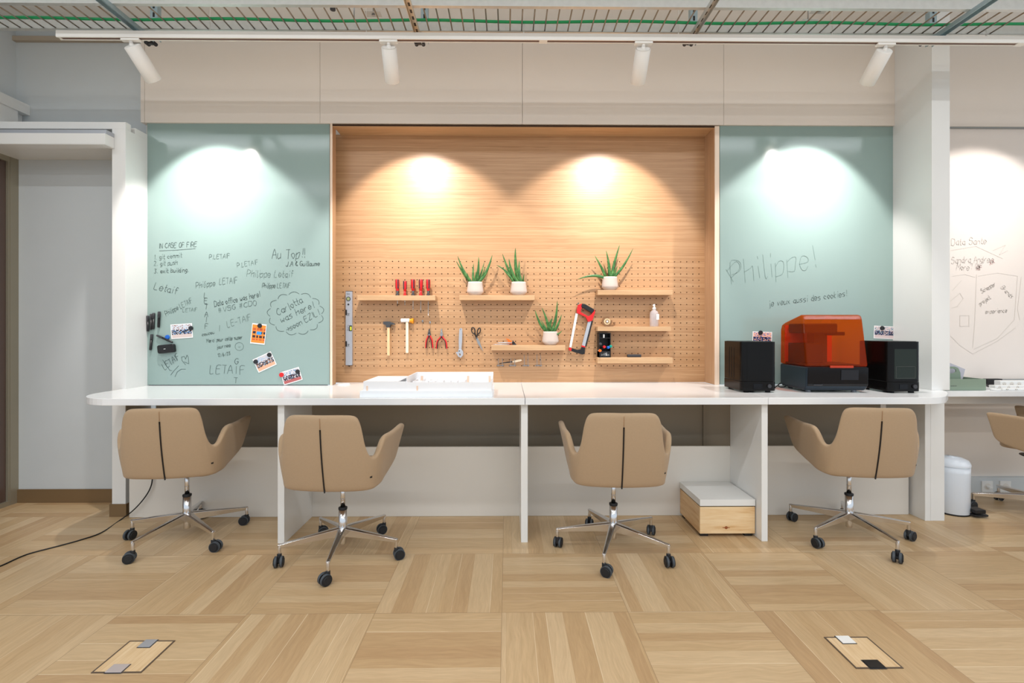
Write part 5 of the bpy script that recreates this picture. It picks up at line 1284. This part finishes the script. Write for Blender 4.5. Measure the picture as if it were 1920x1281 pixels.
strut('cream slotted strut crossing the cable ladder right of the second spotlight', 783, M_CREAM, .034)
strut('grey slotted strut crossing the cable ladder right of the third spotlight', 1298, M_GALV, .034)
strut('blue-grey strut crossing the cable ladder right of the rightmost spotlight', 1755, M_BLUEG)
# plates / clamps and small fittings above the ladder
for (u, v, Y, l) in ((700, 26, 3.2, 'small steel bracket plate above the ladder, left of centre'), (664, 46, 3.1, 'small steel bracket plate on the ladder below the other, left of centre'), (1536, 20, 3.2, 'upper perforated steel plate above the ladder at right'), (1515, 41, 3.1, 'lower perforated steel plate above the ladder at right')):
    q = P(u, v, Y); t = thing('bracket_plate', l, 'bracket', tuple(q), 'bracket plates above the ladder')
    b = MB(); b.box((q.x - .05, Y - .03, q.z - .003), (q.x + .05, Y + .03, q.z)); b.build('plate', M_GALV, t, bevel=.001)
    b = MB(); b.cyl((q.x, Y, q.z - .012), (q.x, Y, q.z - .003), .010, n=12); b.build('nut', M_STEEL, t)
    b = MB(); b.cyl((q.x, Y, q.z), (q.x, Y, Z_CEIL), .004, n=8); b.build('rod', M_STEEL, t)
for u, l in ((283, 'dark clamp under the track beside the leftmost spotlight'), (787, 'dark clamp under the track right of the second spotlight'), (1291, 'dark clamp under the track right of the third spotlight'), (1735, 'dark clamp under the track right of the rightmost spotlight')):
    q = P(u, 81.5, 3.1); b = MB(); b.box((q.x - .03, 3.09, q.z - .006), (q.x + .03, 3.11, q.z + .006)); b.cyl((q.x - .022, 3.085, q.z), (q.x - .022, 3.115, q.z), .012, n=12); b.cyl((q.x + .022, 3.085, q.z), (q.x + .022, 3.115, q.z), .012, n=12); b.cyl((q.x, 3.1, q.z), (q.x, 3.1, 3.25), .004, n=8)
    tag(b.build('ladder_clamp', M_GREYP), l, 'clamp', 'clamps behind the track')
q = P(624, 12, 3.3); b = MB(); b.lathe([(.006, -.03), (.018, -.025), (.018, -.01), (.008, 0), (.008, Z_CEIL - q.z)], tuple(q), 16); tag(b.build('sprinkler', M_GREYP), 'dark sprinkler head above the ladder, left of centre', 'sprinkler')
q = P(1640, 10, 3.3); b = MB(); b.lathe([(.006, -.03), (.02, -.02), (.02, 0), (.01, .01), (.01, Z_CEIL - q.z)], tuple(q), 16); tag(b.build('sprinkler', M_RED), 'red sprinkler fitting above the ladder at right', 'sprinkler')

for o in bpy.data.objects:
    if 'o_' in o: del o['o_']
